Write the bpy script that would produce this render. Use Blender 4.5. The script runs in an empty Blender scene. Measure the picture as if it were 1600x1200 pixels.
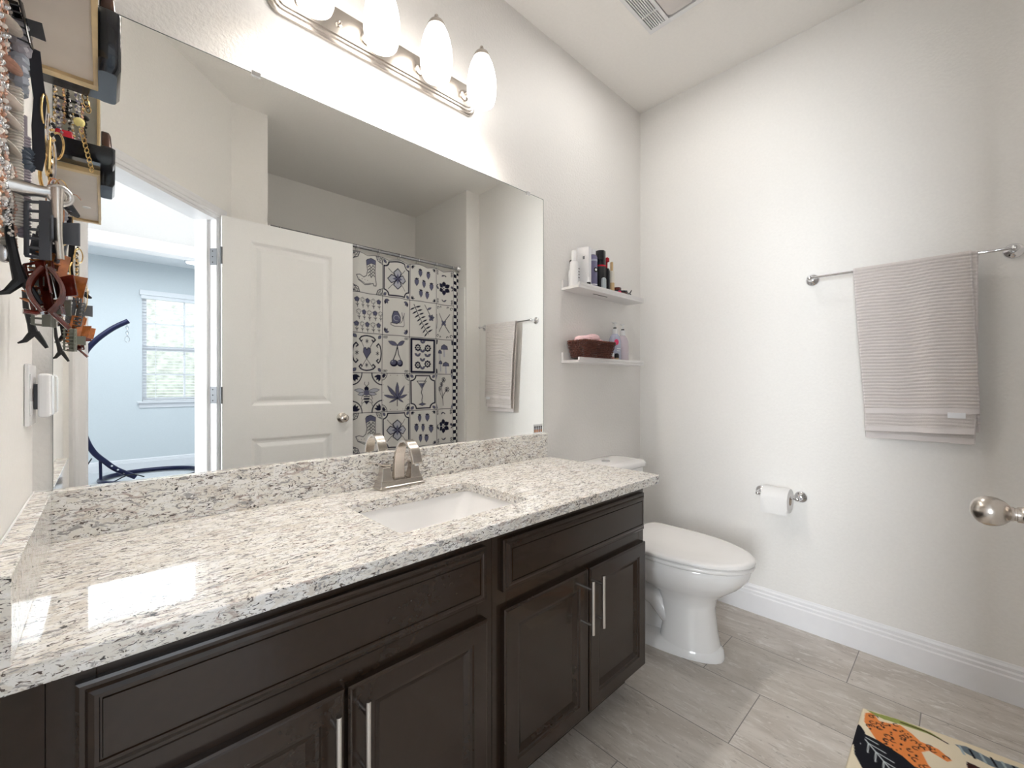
import bpy, bmesh, math, random
import numpy as np
from mathutils import Vector, Matrix, noise
rnd = random.Random(7)
sc = bpy.context.scene
col = sc.collection
pi = math.pi

# ------------------------------------------------------------------ camera
CAMY, CAMZ = -1.335, 1.126
cam_d = bpy.data.cameras.new('camera'); cam = bpy.data.objects.new('camera', cam_d); col.objects.link(cam)
cam_d.sensor_fit = 'HORIZONTAL'; cam_d.sensor_width = 36.0
cam_d.lens = 36.0 * 671.07 / 1600.0
cam_d.clip_start = 0.01
cam.location = (0, CAMY, CAMZ)
cam.rotation_euler = (math.radians(90 - 0.065), 0, math.radians(46.501 - 90))
sc.camera = cam
# ------------------------------------------------------------------ view, world, lights
sc.view_settings.view_transform = 'Standard'; sc.view_settings.look = 'None'
sc.view_settings.gamma = 1.0; sc.view_settings.exposure = 1.82
sc.view_settings.use_curve_mapping = False
w = bpy.data.worlds.new('World'); sc.world = w; w.use_nodes = True
bg = w.node_tree.nodes['Background']; bg.inputs[0].default_value = (.86, .93, 1, 1); bg.inputs[1].default_value = 1.3
try:
    sc.cycles.max_bounces = 12; sc.cycles.diffuse_bounces = 6; sc.cycles.glossy_bounces = 6
    sc.cycles.sample_clamp_indirect = 6.0
except Exception: pass

def area(name, loc, size, power, colr=(1, 1, 1), rot=(0, 0, 0)):
    l = bpy.data.lights.new(name, 'AREA'); l.shape = 'RECTANGLE'; l.size = size[0]; l.size_y = size[1]
    l.energy = power; l.color = colr
    o = bpy.data.objects.new(name, l); o.location = loc; o.rotation_euler = rot; col.objects.link(o); return o
# the room's fan lamp, plus unseen fill lights added in hall and bedroom (all point down)
area('fan_lamp_light', (1.66, -.505, 2.715), (.20, .11), 1.25, (1, .98, .95))
area('hall_ceiling_fill', (.1, -2.0, 2.66), (.35, .35), .4, (.90, .94, 1))
# added fill light in an invented frame (hall_fill_frame) that reaches the bathroom through the open doorway
area('hall_side_fill', (-2.62, -1.90, 1.45), (.9, 1.7), 12., (.90, .955, 1), (pi/2, 0, -pi/2)).data.spread = math.radians(90)
area('bedroom_ceiling_fill', (.1, -4.3, 2.66), (2.6, 2.0), 21, (.86, .93, 1))  # added to brighten the bedroom from above, source unseen
# sun on the garden outside the bedroom window (it stands behind the house, so none falls indoors)
sun = bpy.data.lights.new('sun', 'SUN'); sun.energy = 1.2; sun.angle = .02; sun.color = (1, .96, .9)
suno = bpy.data.objects.new('sun', sun); suno.rotation_euler = (math.radians(-40), 0, 0); col.objects.link(suno)

XR, XL, H = 2.324, -.109, 2.738
DC = -1.033      # diagonal wall face: x + y = DC

# ------------------------------------------------------------------ materials
MAT = {}
def mat(name, color, rough=.5, metal=0., bump=0., bscale=50., spec=.5, coat=0., emit=None, estr=0., var=0., trans=0., bdetail=2., alpha=None, ior=1.45):
    if name in MAT: return MAT[name]
    m = bpy.data.materials.new(name); m.use_nodes = True; nt = m.node_tree; n = nt.nodes; L = nt.links
    b = n['Principled BSDF']
    b.inputs['Base Color'].default_value = (*color, 1); b.inputs['Roughness'].default_value = rough
    b.inputs['Metallic'].default_value = metal; b.inputs['Specular IOR Level'].default_value = spec
    b.inputs['Coat Weight'].default_value = coat; b.inputs['Transmission Weight'].default_value = trans
    b.inputs['IOR'].default_value = ior
    if emit: b.inputs['Emission Color'].default_value = (*emit, 1); b.inputs['Emission Strength'].default_value = estr
    g = n.new('ShaderNodeNewGeometry')
    nz = n.new('ShaderNodeTexNoise'); nz.inputs['Scale'].default_value = bscale; nz.inputs['Detail'].default_value = bdetail
    L.new(g.outputs['Position'], nz.inputs['Vector'])
    if bump:
        bp = n.new('ShaderNodeBump'); bp.inputs['Strength'].default_value = bump; bp.inputs['Distance'].default_value = .002
        L.new(nz.outputs['Fac'], bp.inputs['Height']); L.new(bp.outputs[0], b.inputs['Normal'])
    v = var if var else .03
    hs = n.new('ShaderNodeMix'); hs.data_type = 'RGBA'
    hs.inputs['A'].default_value = (*[c*(1-v) for c in color], 1); hs.inputs['B'].default_value = (*[min(1, c*(1+v)) for c in color], 1)
    L.new(nz.outputs['Fac'], hs.inputs['Factor']); L.new(hs.outputs['Result'], b.inputs['Base Color'])
    MAT[name] = m; return m

def ramp(n, stops, interp='LINEAR'):
    r = n.new('ShaderNodeValToRGB'); e = r.color_ramp.elements; r.color_ramp.interpolation = interp
    e[0].position, e[0].color = stops[0][0], (*stops[0][1], 1); e[1].position, e[1].color = stops[1][0], (*stops[1][1], 1)
    for p, c in stops[2:]:
        k = e.new(p); k.color = (*c, 1)
    return r

wall_m = mat('wall_paint', (.875, .86, .835), .55, bump=.25, bscale=95, spec=.3)
wallm_m = mat('wall_paint_orange_peel', (.865, .845, .82), .45, bump=1.0, bscale=95, spec=.4, bdetail=3)
ceil_m = mat('ceiling_paint', (.93, .91, .88), .7, bump=.2, bscale=80, spec=.2)
hall_m = mat('hall_paint', (.66, .66, .67), .6, bump=.1, bscale=90)
bed_m = mat('bedroom_paint', (.72, .765, .785), .6, bump=.1, bscale=90)
bedc_m = mat('bedroom_ceiling_paint', (.93, .94, .95), .7)
trim_m = mat('trim_gloss_white', (.85, .85, .87), .28, spec=.5, bscale=20)
door_m = mat('door_white', (.88, .88, .875), .33, bump=.06, bscale=160)
ceramic_m = mat('ceramic_white', (.88, .87, .86), .08, coat=.3, bscale=6)
seat_m = mat('seat_plastic', (.88, .865, .85), .16, bscale=6)
nickel_m = mat('brushed_nickel', (.60, .55, .50), .26, 1., bscale=220, var=.06, bump=.03)
satin_m = mat('satin_steel', (.72, .70, .68), .22, 1., bscale=200, var=.05)
chrome_m = mat('chrome', (.80, .80, .82), .05, 1.)
steel_m = mat('hinge_steel', (.16, .165, .175), .45, .6)
rod_m = mat('rod_steel', (.34, .34, .36), .22, 1.)
mirror_m = mat('mirror_silver', (.955, .955, .93), .0, 1., bscale=1, var=.002)
edge_m = mat('mirror_edge', (.12, .15, .14), .3)
esp_m = mat('espresso_paint', (.026, .0145, .0085), .24, bump=.03, bscale=60, spec=.5, coat=.15, var=.12)
dark_m = mat('dark_recess', (.006, .005, .005), .7)
black_m = mat('black_gloss_plastic', (.006, .007, .012), .12, coat=.3)
blackm_m = mat('black_matte_plastic', (.012, .012, .014), .45)
white_m = mat('white_plastic', (.85, .85, .86), .25)
shade_m = mat('lamp_glass_frosted', (.95, .93, .90), .3, emit=(1, .95, .90), estr=1.2)
bulb_m = mat('lamp_bulb', (.95, .93, .90), .3, emit=(1, .95, .90), estr=100)
lens_m = mat('vent_lens', (.70, .66, .64), .3)
shelf_m = mat('shelf_white', (.80, .785, .775), .35)
oak_m = mat('light_wood', (.66, .50, .28), .4, bscale=30, var=.25)
beige_m = mat('beige_board', (.62, .55, .49), .4, bscale=9, var=.18)
navy_m = mat('navy_metal', (.008, .010, .045), .3, .3)
caulk_m = mat('caulk_white', (.9, .9, .88), .4)
brownw_m = mat('wicker_brown', (.12, .042, .030), .25, bscale=220, var=.85)
pink_m = mat('pink_cloth', (.86, .60, .62), .85, bump=.4, bscale=120, var=.12)
red_m = mat('red_plastic', (.45, .01, .025), .25)
mag_m = mat('magenta_label', (.75, .02, .13), .4)
tort_m = mat('tortoiseshell', (.10, .012, .006), .1, coat=.5, bscale=70, var=.95, spec=.7)
tortl_m = mat('amber_tortoiseshell', (.42, .13, .03), .15, coat=.5, bscale=80, var=.8)
greyp_m = mat('grey_matte_plastic', (.10, .105, .12), .45)
oliveg_m = mat('grey_green_plastic', (.15, .155, .13), .4)
gold_m = mat('gold_metal', (.72, .50, .22), .2, 1.)
rose_m = mat('rose_beads', (.66, .40, .31), .25, .3, bscale=200, var=.4)
copper_m = mat('copper_beads', (.52, .27, .16), .25, .6, bscale=200, var=.4)
pearl_m = mat('pearl_beads', (.85, .78, .72), .2, bscale=150, var=.15)
cream_m = mat('cream_beads', (.62, .58, .52), .35, bscale=150, var=.3)
greyc_m = mat('grey_cloth', (.36, .35, .38), .8, bump=.3, bscale=200, var=.2)
silver_m = mat('silver_metal', (.7, .7, .72), .15, 1.)
lav_m = mat('lavender_bottle', (.42, .44, .56), .2, bscale=20)
purple_m = mat('purple_grey_bottle', (.19, .18, .30), .2, bscale=20, var=.1)
lilac_m = mat('pink_lilac_bottle', (.62, .54, .60), .2, bscale=20)
paper_m = mat('paper_white', (.86, .85, .84), .9, bump=.15, bscale=180)
carpet_m = mat('carpet_grey', (.60, .62, .64), .95, bump=.5, bscale=300, var=.2)
leaf_m = mat('hedge_leaf', (.26, .28, .25), .6, bscale=9, var=.9, bdetail=6)
lawn_m = mat('lawn', (.42, .43, .38), .9, bscale=3, var=.2)
blind_m = mat('blind_white', (.85, .86, .88), .4)
tan_m = mat('tan_label', (.66, .48, .26), .4)

# clear glass
glass_m = bpy.data.materials.new('window_glass'); glass_m.use_nodes = True
nt = glass_m.node_tree; nn = nt.nodes; nn.remove(nn['Principled BSDF'])
tr = nn.new('ShaderNodeBsdfTransparent'); gl = nn.new('ShaderNodeBsdfGlossy'); gl.inputs['Roughness'].default_value = .02
mx = nn.new('ShaderNodeMixShader'); mx.inputs[0].default_value = .06
nt.links.new(tr.outputs[0], mx.inputs[1]); nt.links.new(gl.outputs[0], mx.inputs[2]); nt.links.new(mx.outputs[0], nn['Material Output'].inputs[0])

def granite():
    m = bpy.data.materials.new('granite'); m.use_nodes = True; nt = m.node_tree; n = nt.nodes; L = nt.links
    b = n['Principled BSDF']; b.inputs['Roughness'].default_value = .05; b.inputs['Specular IOR Level'].default_value = .65
    g = n.new('ShaderNodeNewGeometry')
    def mapped(scale, rot=0):
        mp = n.new('ShaderNodeMapping'); mp.inputs['Scale'].default_value = scale; mp.inputs['Rotation'].default_value = (0, 0, rot)
        L.new(g.outputs['Position'], mp.inputs['Vector']); return mp.outputs[0]
    def noi(vec, s, d=3, r=.55, dist=0.):
        z = n.new('ShaderNodeTexNoise'); z.inputs['Scale'].default_value = s; z.inputs['Detail'].default_value = d
        z.inputs['Roughness'].default_value = r; z.inputs['Distortion'].default_value = dist
        L.new(vec, z.inputs['Vector']); return z.outputs['Fac']
    def mix(a, bcol, fac):
        x = n.new('ShaderNodeMix'); x.data_type = 'RGBA'
        if isinstance(a, tuple): x.inputs['A'].default_value = (*a, 1)
        else: L.new(a, x.inputs['A'])
        if isinstance(bcol, tuple): x.inputs['B'].default_value = (*bcol, 1)
        else: L.new(bcol, x.inputs['B'])
        L.new(fac, x.inputs['Factor']); return x.outputs['Result']
    def rmp(v, a, bb):
        r = ramp(n, [(a, (0, 0, 0)), (bb, (1, 1, 1))]); L.new(v, r.inputs[0]); return r.outputs[0]
    st = mapped((.55, 1.25, 1.25), .22)
    basec = mix((.87, .845, .785), (.76, .71, .64), rmp(noi(st, 13, 5, .65, .8), .45, .62))
    basec = mix(basec, (.92, .905, .88), rmp(noi(mapped((.6, 1.2, 1.2), .3), 38, 5, .7, 1.), .48, .56))
    basec = mix(basec, (.52, .43, .39), rmp(noi(mapped((.5, 1.3, 1.3), .15), 44, 5, .7, 1.4), .56, .64))
    basec = mix(basec, (.40, .385, .38), rmp(noi(mapped((.45, 1.3, 1.2), .25), 80, 4, .7, 1.2), .55, .60))
    basec = mix(basec, (.13, .105, .09), rmp(noi(mapped((.50, 1.2, 1.1), .25), 125, 3, .65, 1.6), .585, .625))
    basec = mix(basec, (.05, .045, .045), rmp(noi(mapped((.7, 1.1, 1.1), .1), 105, 3, .6, 1.0), .635, .66))
    L.new(basec, b.inputs['Base Color']); MAT['granite'] = m; return m
granite_m = granite()

def tile_floor():
    m = bpy.data.materials.new('floor_tile'); m.use_nodes = True; nt = m.node_tree; n = nt.nodes; L = nt.links
    b = n['Principled BSDF']; b.inputs['Roughness'].default_value = .33
    g = n.new('ShaderNodeNewGeometry'); sx = n.new('ShaderNodeSeparateXYZ'); L.new(g.outputs['Position'], sx.inputs[0])
    def M(op, a, bb=None, c=None):
        x = n.new('ShaderNodeMath'); x.operation = op
        for i, v in enumerate((a, bb, c)):
            if v is None: continue
            if isinstance(v, (int, float)): x.inputs[i].default_value = v
            else: L.new(v, x.inputs[i])
        return x.outputs[0]
    fx = M('DIVIDE', M('SUBTRACT', sx.outputs[0], 1.11), .305)
    row = M('FLOOR', fx); frx = M('SUBTRACT', fx, row)
    fy = M('DIVIDE', M('SUBTRACT', M('ADD', sx.outputs[1], 1.03), M('MULTIPLY', row, .2033)), .61)
    cy = M('FLOOR', fy); fry = M('SUBTRACT', fy, cy)
    ex = M('MULTIPLY', M('MINIMUM', frx, M('SUBTRACT', 1., frx)), .305)
    ey = M('MULTIPLY', M('MINIMUM', fry, M('SUBTRACT', 1., fry)), .61)
    grout = M('LESS_THAN', M('MINIMUM', ex, ey), .0016)
    cmb = n.new('ShaderNodeCombineXYZ'); L.new(row, cmb.inputs[0]); L.new(cy, cmb.inputs[1])
    wn = n.new('ShaderNodeTexWhiteNoise'); wn.noise_dimensions = '2D'; L.new(cmb.outputs[0], wn.inputs[0])
    # streaks run with the long side of the tiles (world Y); offset per tile
    off = n.new('ShaderNodeVectorMath'); off.operation = 'SCALE'; L.new(wn.outputs['Color'], off.inputs[0]); off.inputs['Scale'].default_value = 7.
    pos = n.new('ShaderNodeVectorMath'); pos.operation = 'ADD'; L.new(g.outputs['Position'], pos.inputs[0]); L.new(off.outputs[0], pos.inputs[1])
    def noi(sc_, s, d=4, dist=.6, r=.6):
        mp = n.new('ShaderNodeMapping'); mp.inputs['Scale'].default_value = sc_; L.new(pos.outputs[0], mp.inputs[0])
        z = n.new('ShaderNodeTexNoise'); z.inputs['Scale'].default_value = s; z.inputs['Detail'].default_value = d
        z.inputs['Distortion'].default_value = dist; z.inputs['Roughness'].default_value = r; L.new(mp.outputs[0], z.inputs[0]); return z.outputs['Fac']
    def mix(a, bcol, fac):
        x = n.new('ShaderNodeMix'); x.data_type = 'RGBA'
        for k, v in (('A', a), ('B', bcol)):
            if isinstance(v, tuple): x.inputs[k].default_value = (*v, 1)
            else: L.new(v, x.inputs[k])
        L.new(fac, x.inputs['Factor']); return x.outputs['Result']
    r1 = ramp(n, [(.35, (.47, .42, .37)), (.65, (.66, .61, .56))]); L.new(noi((1.6, .45, 1), 7, 5, 1.2), r1.inputs[0])
    r2 = ramp(n, [(.54, (0, 0, 0)), (.66, (1, 1, 1))]); L.new(noi((2.2, .6, 1), 16, 6, 1.5, .7), r2.inputs[0])
    r3 = ramp(n, [(.575, (0, 0, 0)), (.66, (1, 1, 1))]); L.new(noi((2.4, .5, 1), 24, 6, 2., .7), r3.inputs[0])
    c = mix(r1.outputs[0], (.76, .73, .69), r2.outputs[0])
    c = mix(c, (.27, .235, .20), M('MULTIPLY', r3.outputs[0], .75))
    tint = M('MULTIPLY', wn.outputs['Value'], .35); c = mix(c, (.46, .42, .365), tint)
    c = mix(c, (.22, .20, .185), grout)
    L.new(c, b.inputs['Base Color'])
    bp = n.new('ShaderNodeBump'); bp.inputs['Strength'].default_value = .5; bp.inputs['Distance'].default_value = .001
    L.new(M('SUBTRACT', 1., grout), bp.inputs['Height']); L.new(bp.outputs[0], b.inputs['Normal'])
    return m
tile_m = tile_floor()

def print_mat(name, rough=.8, bump=0.):
    m = bpy.data.materials.new(name); m.use_nodes = True; nt = m.node_tree; n = nt.nodes; L = nt.links
    b = n['Principled BSDF']; b.inputs['Roughness'].default_value = rough; b.inputs['Specular IOR Level'].default_value = .2
    a = n.new('ShaderNodeVertexColor'); a.layer_name = 'print'; L.new(a.outputs['Color'], b.inputs['Base Color'])
    if bump:
        g = n.new('ShaderNodeNewGeometry'); z = n.new('ShaderNodeTexNoise'); z.inputs['Scale'].default_value = 400
        L.new(g.outputs['Position'], z.inputs[0]); bp = n.new('ShaderNodeBump'); bp.inputs['Strength'].default_value = bump
        bp.inputs['Distance'].default_value = .002; L.new(z.outputs['Fac'], bp.inputs['Height']); L.new(bp.outputs[0], b.inputs['Normal'])
    return m
curt_m = print_mat('curtain_print', .75); mat_m = print_mat('mat_print', .95, .4)

# ------------------------------------------------------------------ mesh kit
def wloc(o):
    v = Vector((0, 0, 0))
    while o is not None: v += Vector(o.location); o = o.parent
    return v
def tag(o, label=None, cat=None, group=None, kind=None):
    if label: o['label'] = label
    if cat: o['category'] = cat
    if group: o['group'] = group
    if kind: o['kind'] = kind
    return o
def thing(name, loc, label=None, cat=None, group=None, kind=None):
    o = bpy.data.objects.new(name, None); o.location = loc; o.empty_display_size = .05; col.objects.link(o)
    return tag(o, label, cat, group, kind)
class MB:
    def __init__(s): s.v = []; s.f = []; s.m = []; s.cur = 0
    def add(s, vs, fs):
        k = len(s.v); s.v += [tuple(v) for v in vs]; s.f += [tuple(i + k for i in f) for f in fs]; s.m += [s.cur] * len(fs); return s
    def box(s, x0, x1, y0, y1, z0, z1, M=None):
        vs = [Vector((x, y, z)) for z in (z0, z1) for y in (y0, y1) for x in (x0, x1)]
        if M is not None: vs = [M @ v for v in vs]
        return s.add(vs, [(0, 2, 3, 1), (4, 5, 7, 6), (0, 1, 5, 4), (2, 6, 7, 3), (0, 4, 6, 2), (1, 3, 7, 5)])
    def prism(s, poly, z0, z1):
        n = len(poly); vs = [(x, y, z0) for x, y in poly] + [(x, y, z1) for x, y in poly]
        return s.add(vs, [tuple(range(n))[::-1], tuple(range(n, 2*n))] + [(i, (i+1) % n, n+(i+1) % n, n+i) for i in range(n)])
    def loft(s, rings, cap0=True, cap1=True):
        n = len(rings[0]); vs = [p for r in rings for p in r]; fs = []
        for k in range(len(rings)-1):
            for i in range(n): fs.append((k*n+i, k*n+(i+1) % n, (k+1)*n+(i+1) % n, (k+1)*n+i))
        if cap0: fs.append(tuple(range(n))[::-1])
        if cap1: fs.append(tuple(range((len(rings)-1)*n, len(rings)*n)))
        return s.add(vs, fs)
    def lathe(s, prof, base=(0, 0, 0), axis=(0, 0, 1), n=24, cap=True):
        """prof: (radius, height) along axis"""
        a = Vector(axis).normalized(); u = a.orthogonal().normalized(); w_ = a.cross(u); b0 = Vector(base)
        rings = [[b0 + a*h + (u*math.cos(2*pi*i/n) + w_*math.sin(2*pi*i/n))*max(r, 1e-5) for i in range(n)] for r, h in prof]
        return s.loft(rings, cap, cap)
    def tube(s, pts, r, n=10, closed=False, cap=True):
        P = [Vector(p) for p in pts]; rr = r if isinstance(r, (list, tuple)) else [r]*len(P)
        rings = []; up = None
        for i, p in enumerate(P):
            if closed: t = (P[(i+1) % len(P)] - P[i-1]).normalized()
            else: t = (P[min(i+1, len(P)-1)] - P[max(i-1, 0)]).normalized()
            if up is None: up = t.orthogonal().normalized()
            else:
                up = (up - t*up.dot(t)); up = up.normalized() if up.length > 1e-6 else t.orthogonal().normalized()
            w_ = t.cross(up)
            rings.append([p + (up*math.cos(2*pi*k/n) + w_*math.sin(2*pi*k/n))*rr[i] for k in range(n)])
        if closed: rings.append(rings[0]); return s.loft(rings, False, False)
        return s.loft(rings, cap, cap)
    def ball(s, c, r, n=8, sz=1.):
        prof = [(r*math.sin(pi*i/n), -r*sz*math.cos(pi*i/n)) for i in range(n+1)]
        return s.lathe(prof, c, n=max(8, n))
    def rectrings(s, x0, x1, z0, z1, prof, sign=1, M=None, cap=True):
        """nested rectangles in XZ; prof: (inset, y)"""
        rings = []
        for ins, y in prof:
            r = [(x0+ins, y, z0+ins), (x1-ins, y, z0+ins), (x1-ins, y, z1-ins), (x0+ins, y, z1-ins)]
            if M is not None: r = [M @ Vector(p) for p in r]
            rings.append(r)
        return s.loft(rings, False, cap)
    def build(s, name, mats, parent=None, smooth=False, bevel=0., sub=0, bseg=2, auto=None):
        off = wloc(parent) if parent else Vector((0, 0, 0))
        me = bpy.data.meshes.new(name); me.from_pydata([tuple(Vector(v)-off) for v in s.v], [], s.f)
        if not isinstance(mats, (list, tuple)): mats = [mats]
        for m in mats: me.materials.append(m)
        me.polygons.foreach_set('material_index', s.m)
        bm = bmesh.new(); bm.from_mesh(me); bmesh.ops.remove_doubles(bm, verts=bm.verts, dist=1e-6)
        bmesh.ops.recalc_face_normals(bm, faces=bm.faces); bm.to_mesh(me); bm.free()
        o = bpy.data.objects.new(name, me); col.objects.link(o)
        if parent: o.parent = parent
        if bevel:
            b = o.modifiers.new('bevel', 'BEVEL'); b.width = bevel; b.segments = bseg; b.limit_method = 'ANGLE'; b.angle_limit = math.radians(40)
        if sub:
            b = o.modifiers.new('sub', 'SUBSURF'); b.levels = sub; b.render_levels = sub
        if smooth:
            me.polygons.foreach_set('use_smooth', [True]*len(me.polygons))
            try: me.set_sharp_from_angle(angle=math.radians(auto if auto else 40))
            except Exception: pass
        me.update(); return o
def B(*a, **k): return MB().box(*a, **k)
def S(o): o['kind'] = 'structure'; return o
def copy_tree(o, delta=(0, 0, 0), parent=None):
    c = o.copy(); col.objects.link(c)
    if parent is not None: c.parent = parent
    else: c.location = Vector(o.location) + Vector(delta)
    for ch in list(o.children): copy_tree(ch, parent=c)
    return c
def arc(c, r, a0, a1, n, plane='xz'):
    out = []
    for i in range(n+1):
        a = a0 + (a1-a0)*i/n; x, y = r*math.cos(a), r*math.sin(a)
        out.append((c[0]+x, c[1], c[2]+y) if plane == 'xz' else (c[0], c[1]+x, c[2]+y) if plane == 'yz' else (c[0]+x, c[1]+y, c[2]))
    return out

# ================================================================== ROOM SHELL
T = .10
S(B(XL-T, XR+T, 0, T, 0, H).build('wall_mirror_side', wallm_m))
S(B(XR, XR+T, -2.45, 0, 0, H).build('wall_right', wall_m))
S(MB().prism([(XL, 0), (XL, DC-XL), (XL-.05, DC-XL-.12), (XL-T, DC-XL-.07), (XL-T, 0)], 0, H).build('wall_left', wall_m))
# diagonal wall with doorway
def dpt(x, back=0.): return (x - back*.7071, DC - x - back*.7071)
OL, OR_, OH = -.054, .450, 2.030
dw = MB()
dw.prism([dpt(XL), dpt(OL), dpt(OL, .12), dpt(XL-.03, .12)], 0, H)
dw.prism([dpt(OR_), dpt(.527), dpt(.527+.03, .12), dpt(OR_, .12)], 0, H)
dw.prism([dpt(OL), dpt(OR_), dpt(OR_, .12), dpt(OL, .12)], OH, H)
S(dw.build('wall_diagonal', wall_m))
S(B(.527, .713, -1.68, -1.56, 0, H).box(.613, .713, -2.45, -1.68, 0, H).build('wall_alcove_left', wall_m))
S(B(.613, XR+T, -2.45, -2.348, 0, H).build('wall_alcove_back', wall_m))
S(B(2.188, XR, -2.348, -1.533, 0, H).build('wall_alcove_right', wall_m))
S(B(-2.8, XR+T, -2.45, T, -.1, 0).build('floor', tile_m))
S(B(-2.8, XR+T, -2.45, T, H, H+.1).build('ceiling', ceil_m))
# hall and bedroom behind the doorway
HY = -2.42
hw = MB().box(-2.8, -.40, HY-.11, HY, 0, 2.74).box(.53, .613, HY-.11, HY, 0, 2.74).box(-.40, .53, HY-.11, HY, 2.03, 2.74)
S(hw.build('wall_hall_far', hall_m))
S(B(-2.8, -2.7, HY, -.8, 0, 2.74).box(-2.7, XL-.03, -.9, -.8, 0, 2.74).build('wall_hall_left', hall_m))
BY = -6.16
bw = MB()
WX0, WX1, WZ0, WZ1 = .36, 1.27, .89, 2.31
bw.box(-3, WX0, BY-.15, BY, 0, 2.74).box(WX1, 3.0, BY-.15, BY, 0, 2.74).box(WX0, WX1, BY-.15, BY, 0, WZ0).box(WX0, WX1, BY-.15, BY, WZ1, 2.74)
S(bw.build('wall_bedroom_far', bed_m))
S(B(-3.1, -3, BY-.15, HY-.11, 0, 2.74).build('wall_bedroom_left', bed_m))
S(B(3.0, 3.1, BY-.15, HY-.11, 0, 2.74).build('wall_bedroom_right', bed_m))
S(B(.613, 3.0, HY-.21, HY-.11, 0, 2.74).box(-3, -2.8, HY-.21, HY-.11, 0, 2.74).build('wall_bedroom_near', bed_m))
S(B(-3.1, 3.1, BY-.15, HY-.03, -.1, 0.002).build('floor_bedroom', carpet_m))
S(B(-3.1, 3.1, BY-.15, HY-.11, 2.74, 2.84).build('ceiling_bedroom', bedc_m))

# added frame around the unseen hall fill light, on the far left wall
w2 = MB().box(-2.7, -2.675, -2.41, -2.35, .55, 2.35).box(-2.7, -2.675, -1.12, -1.06, .55, 2.35).box(-2.7, -2.675, -2.35, -1.12, 2.29, 2.35).box(-2.7, -2.675, -2.35, -1.12, .55, .61)
S(w2.build('hall_fill_frame', trim_m))
# baseboards -------------------------------------------------------
def baseboard(name, p0, p1, nrm, h=.136, t=.016, m=trim_m):
    p0, p1, nrm = Vector((*p0, 0)), Vector((*p1, 0)), Vector((*nrm, 0)).normalized()
    prof = [(0, 0), (t, 0), (t, h*.66), (t*.8, h*.70), (t*.8, h*.78), (t*.55, h*.82), (t*.55, h*.90), (t*.25, h*.95), (0.001, h), (0, h)]
    rings = [[p + nrm*a + Vector((0, 0, b)) for a, b in prof] for p in (p0, p1)]
    return S(MB().loft(rings).build(name, m, bevel=.0012))
baseboard('baseboard_right', (XR, -.0), (XR, -1.533), (-1, 0))
baseboard('baseboard_mirror_side', (1.44, 0), (XR-.016, 0), (0, -1))
baseboard('baseboard_bedroom', (-3, BY), (3, BY), (0, 1), .14)
baseboard('baseboard_alcove', (.527, -1.56), (.713, -1.56), (0, 1))

# door casing on both sides of the diagonal wall, and jamb
def casing(name, A, Bp, nrm, h, wd=.062, t=.016, kindm=trim_m):
    """A,Bp: floor points of the opening edges on the wall face; nrm: facing direction"""
    A, Bp, nrm = Vector((*A, 0)), Vector((*Bp, 0)), Vector((*nrm, 0)).normalized(); d = (Bp-A).normalized()
    prof = [(0, t*.45), (.006, t*.6), (.014, t*.6), (.018, t*.9), (.034, t*.9), (.040, t), (wd-.008, t), (wd-.003, t*.7), (wd, 0), (0, 0)]
    rings = []
    for base, sx, zz in ((A, -1, 0), (A, -1, h), (Bp, 1, h), (Bp, 1, 0)):
        rings.append([base + d*(sx*a) + nrm*b + Vector((0, 0, (zz + a) if zz else 0)) for a, b in prof])
    return S(MB().loft(rings).build(name, kindm))
casing('trim_1', dpt(OL), dpt(OR_), (1, 1), OH, wd=.058)
casing('trim_2', (-.40, HY), (.53, HY), (0, 1), 2.03)
jm = MB()
for xa, s_ in ((OL, 1), (OR_, -1)):
    e = .012*s_*.7071
    jm.prism([dpt(xa, -.001), (dpt(xa, -.001)[0]+e, dpt(xa, -.001)[1]-e), (dpt(xa, .121)[0]+e, dpt(xa, .121)[1]-e), dpt(xa, .121)], 0, OH)
    e2 = .024*s_*.7071   # door stop
    a_, b_ = dpt(xa, .045), dpt(xa, .08)
    jm.prism([a_, (a_[0]+e2, a_[1]-e2), (b_[0]+e2, b_[1]-e2), b_], 0, OH-.012)
jm.prism([dpt(OL, -.001), dpt(OR_, -.001), dpt(OR_, .121), dpt(OL, .121)], OH-.014, OH)
S(jm.build('trim_3', trim_m, bevel=.001))
jb = MB().box(-.40, -.385, HY-.112, HY+.002, 0, 2.03).box(.515, .53, HY-.112, HY+.002, 0, 2.03).box(-.40, .53, HY-.112, HY+.002, 2.012, 2.03)
S(jb.build('trim_4', trim_m))

# shower surround (white panels on the three alcove walls)
sr = MB().box(2.176, 2.188, -2.348, -1.548, .45, 1.93).box(.725, 2.176, -2.348, -2.336, .45, 1.93).box(.713, .725, -2.348, -1.60, .45, 1.93)
tub = thing('bathtub', (1.45, -1.97, 0), 'white alcove bathtub with wall surround behind the printed shower curtain', 'bathtub')
S(sr.build('wall_surround', ceramic_m, bevel=.003))
tb = MB()
def rr(x0, x1, y0, y1, z, r=.08, n=6):
    out = []
    for cx, cy, a0 in ((x1-r, y1-r, 0), (x0+r, y1-r, pi/2), (x0+r, y0+r, pi), (x1-r, y0+r, 1.5*pi)):
        for i in range(n+1):
            a = a0 + pi/2*i/n; out.append((cx+r*math.cos(a), cy+r*math.sin(a), z))
    return out
tb.loft([rr(.728, 2.173, -2.333, -1.70, 0, .01), rr(.728, 2.173, -2.333, -1.70, .44, .01), rr(.79, 2.11, -2.28, -1.76, .44, .12), rr(.81, 2.09, -2.26, -1.78, .41, .12), rr(.88, 2.02, -2.22, -1.83, .10, .15)])
tb.build('tub_body', ceramic_m, tub, smooth=True)

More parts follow.
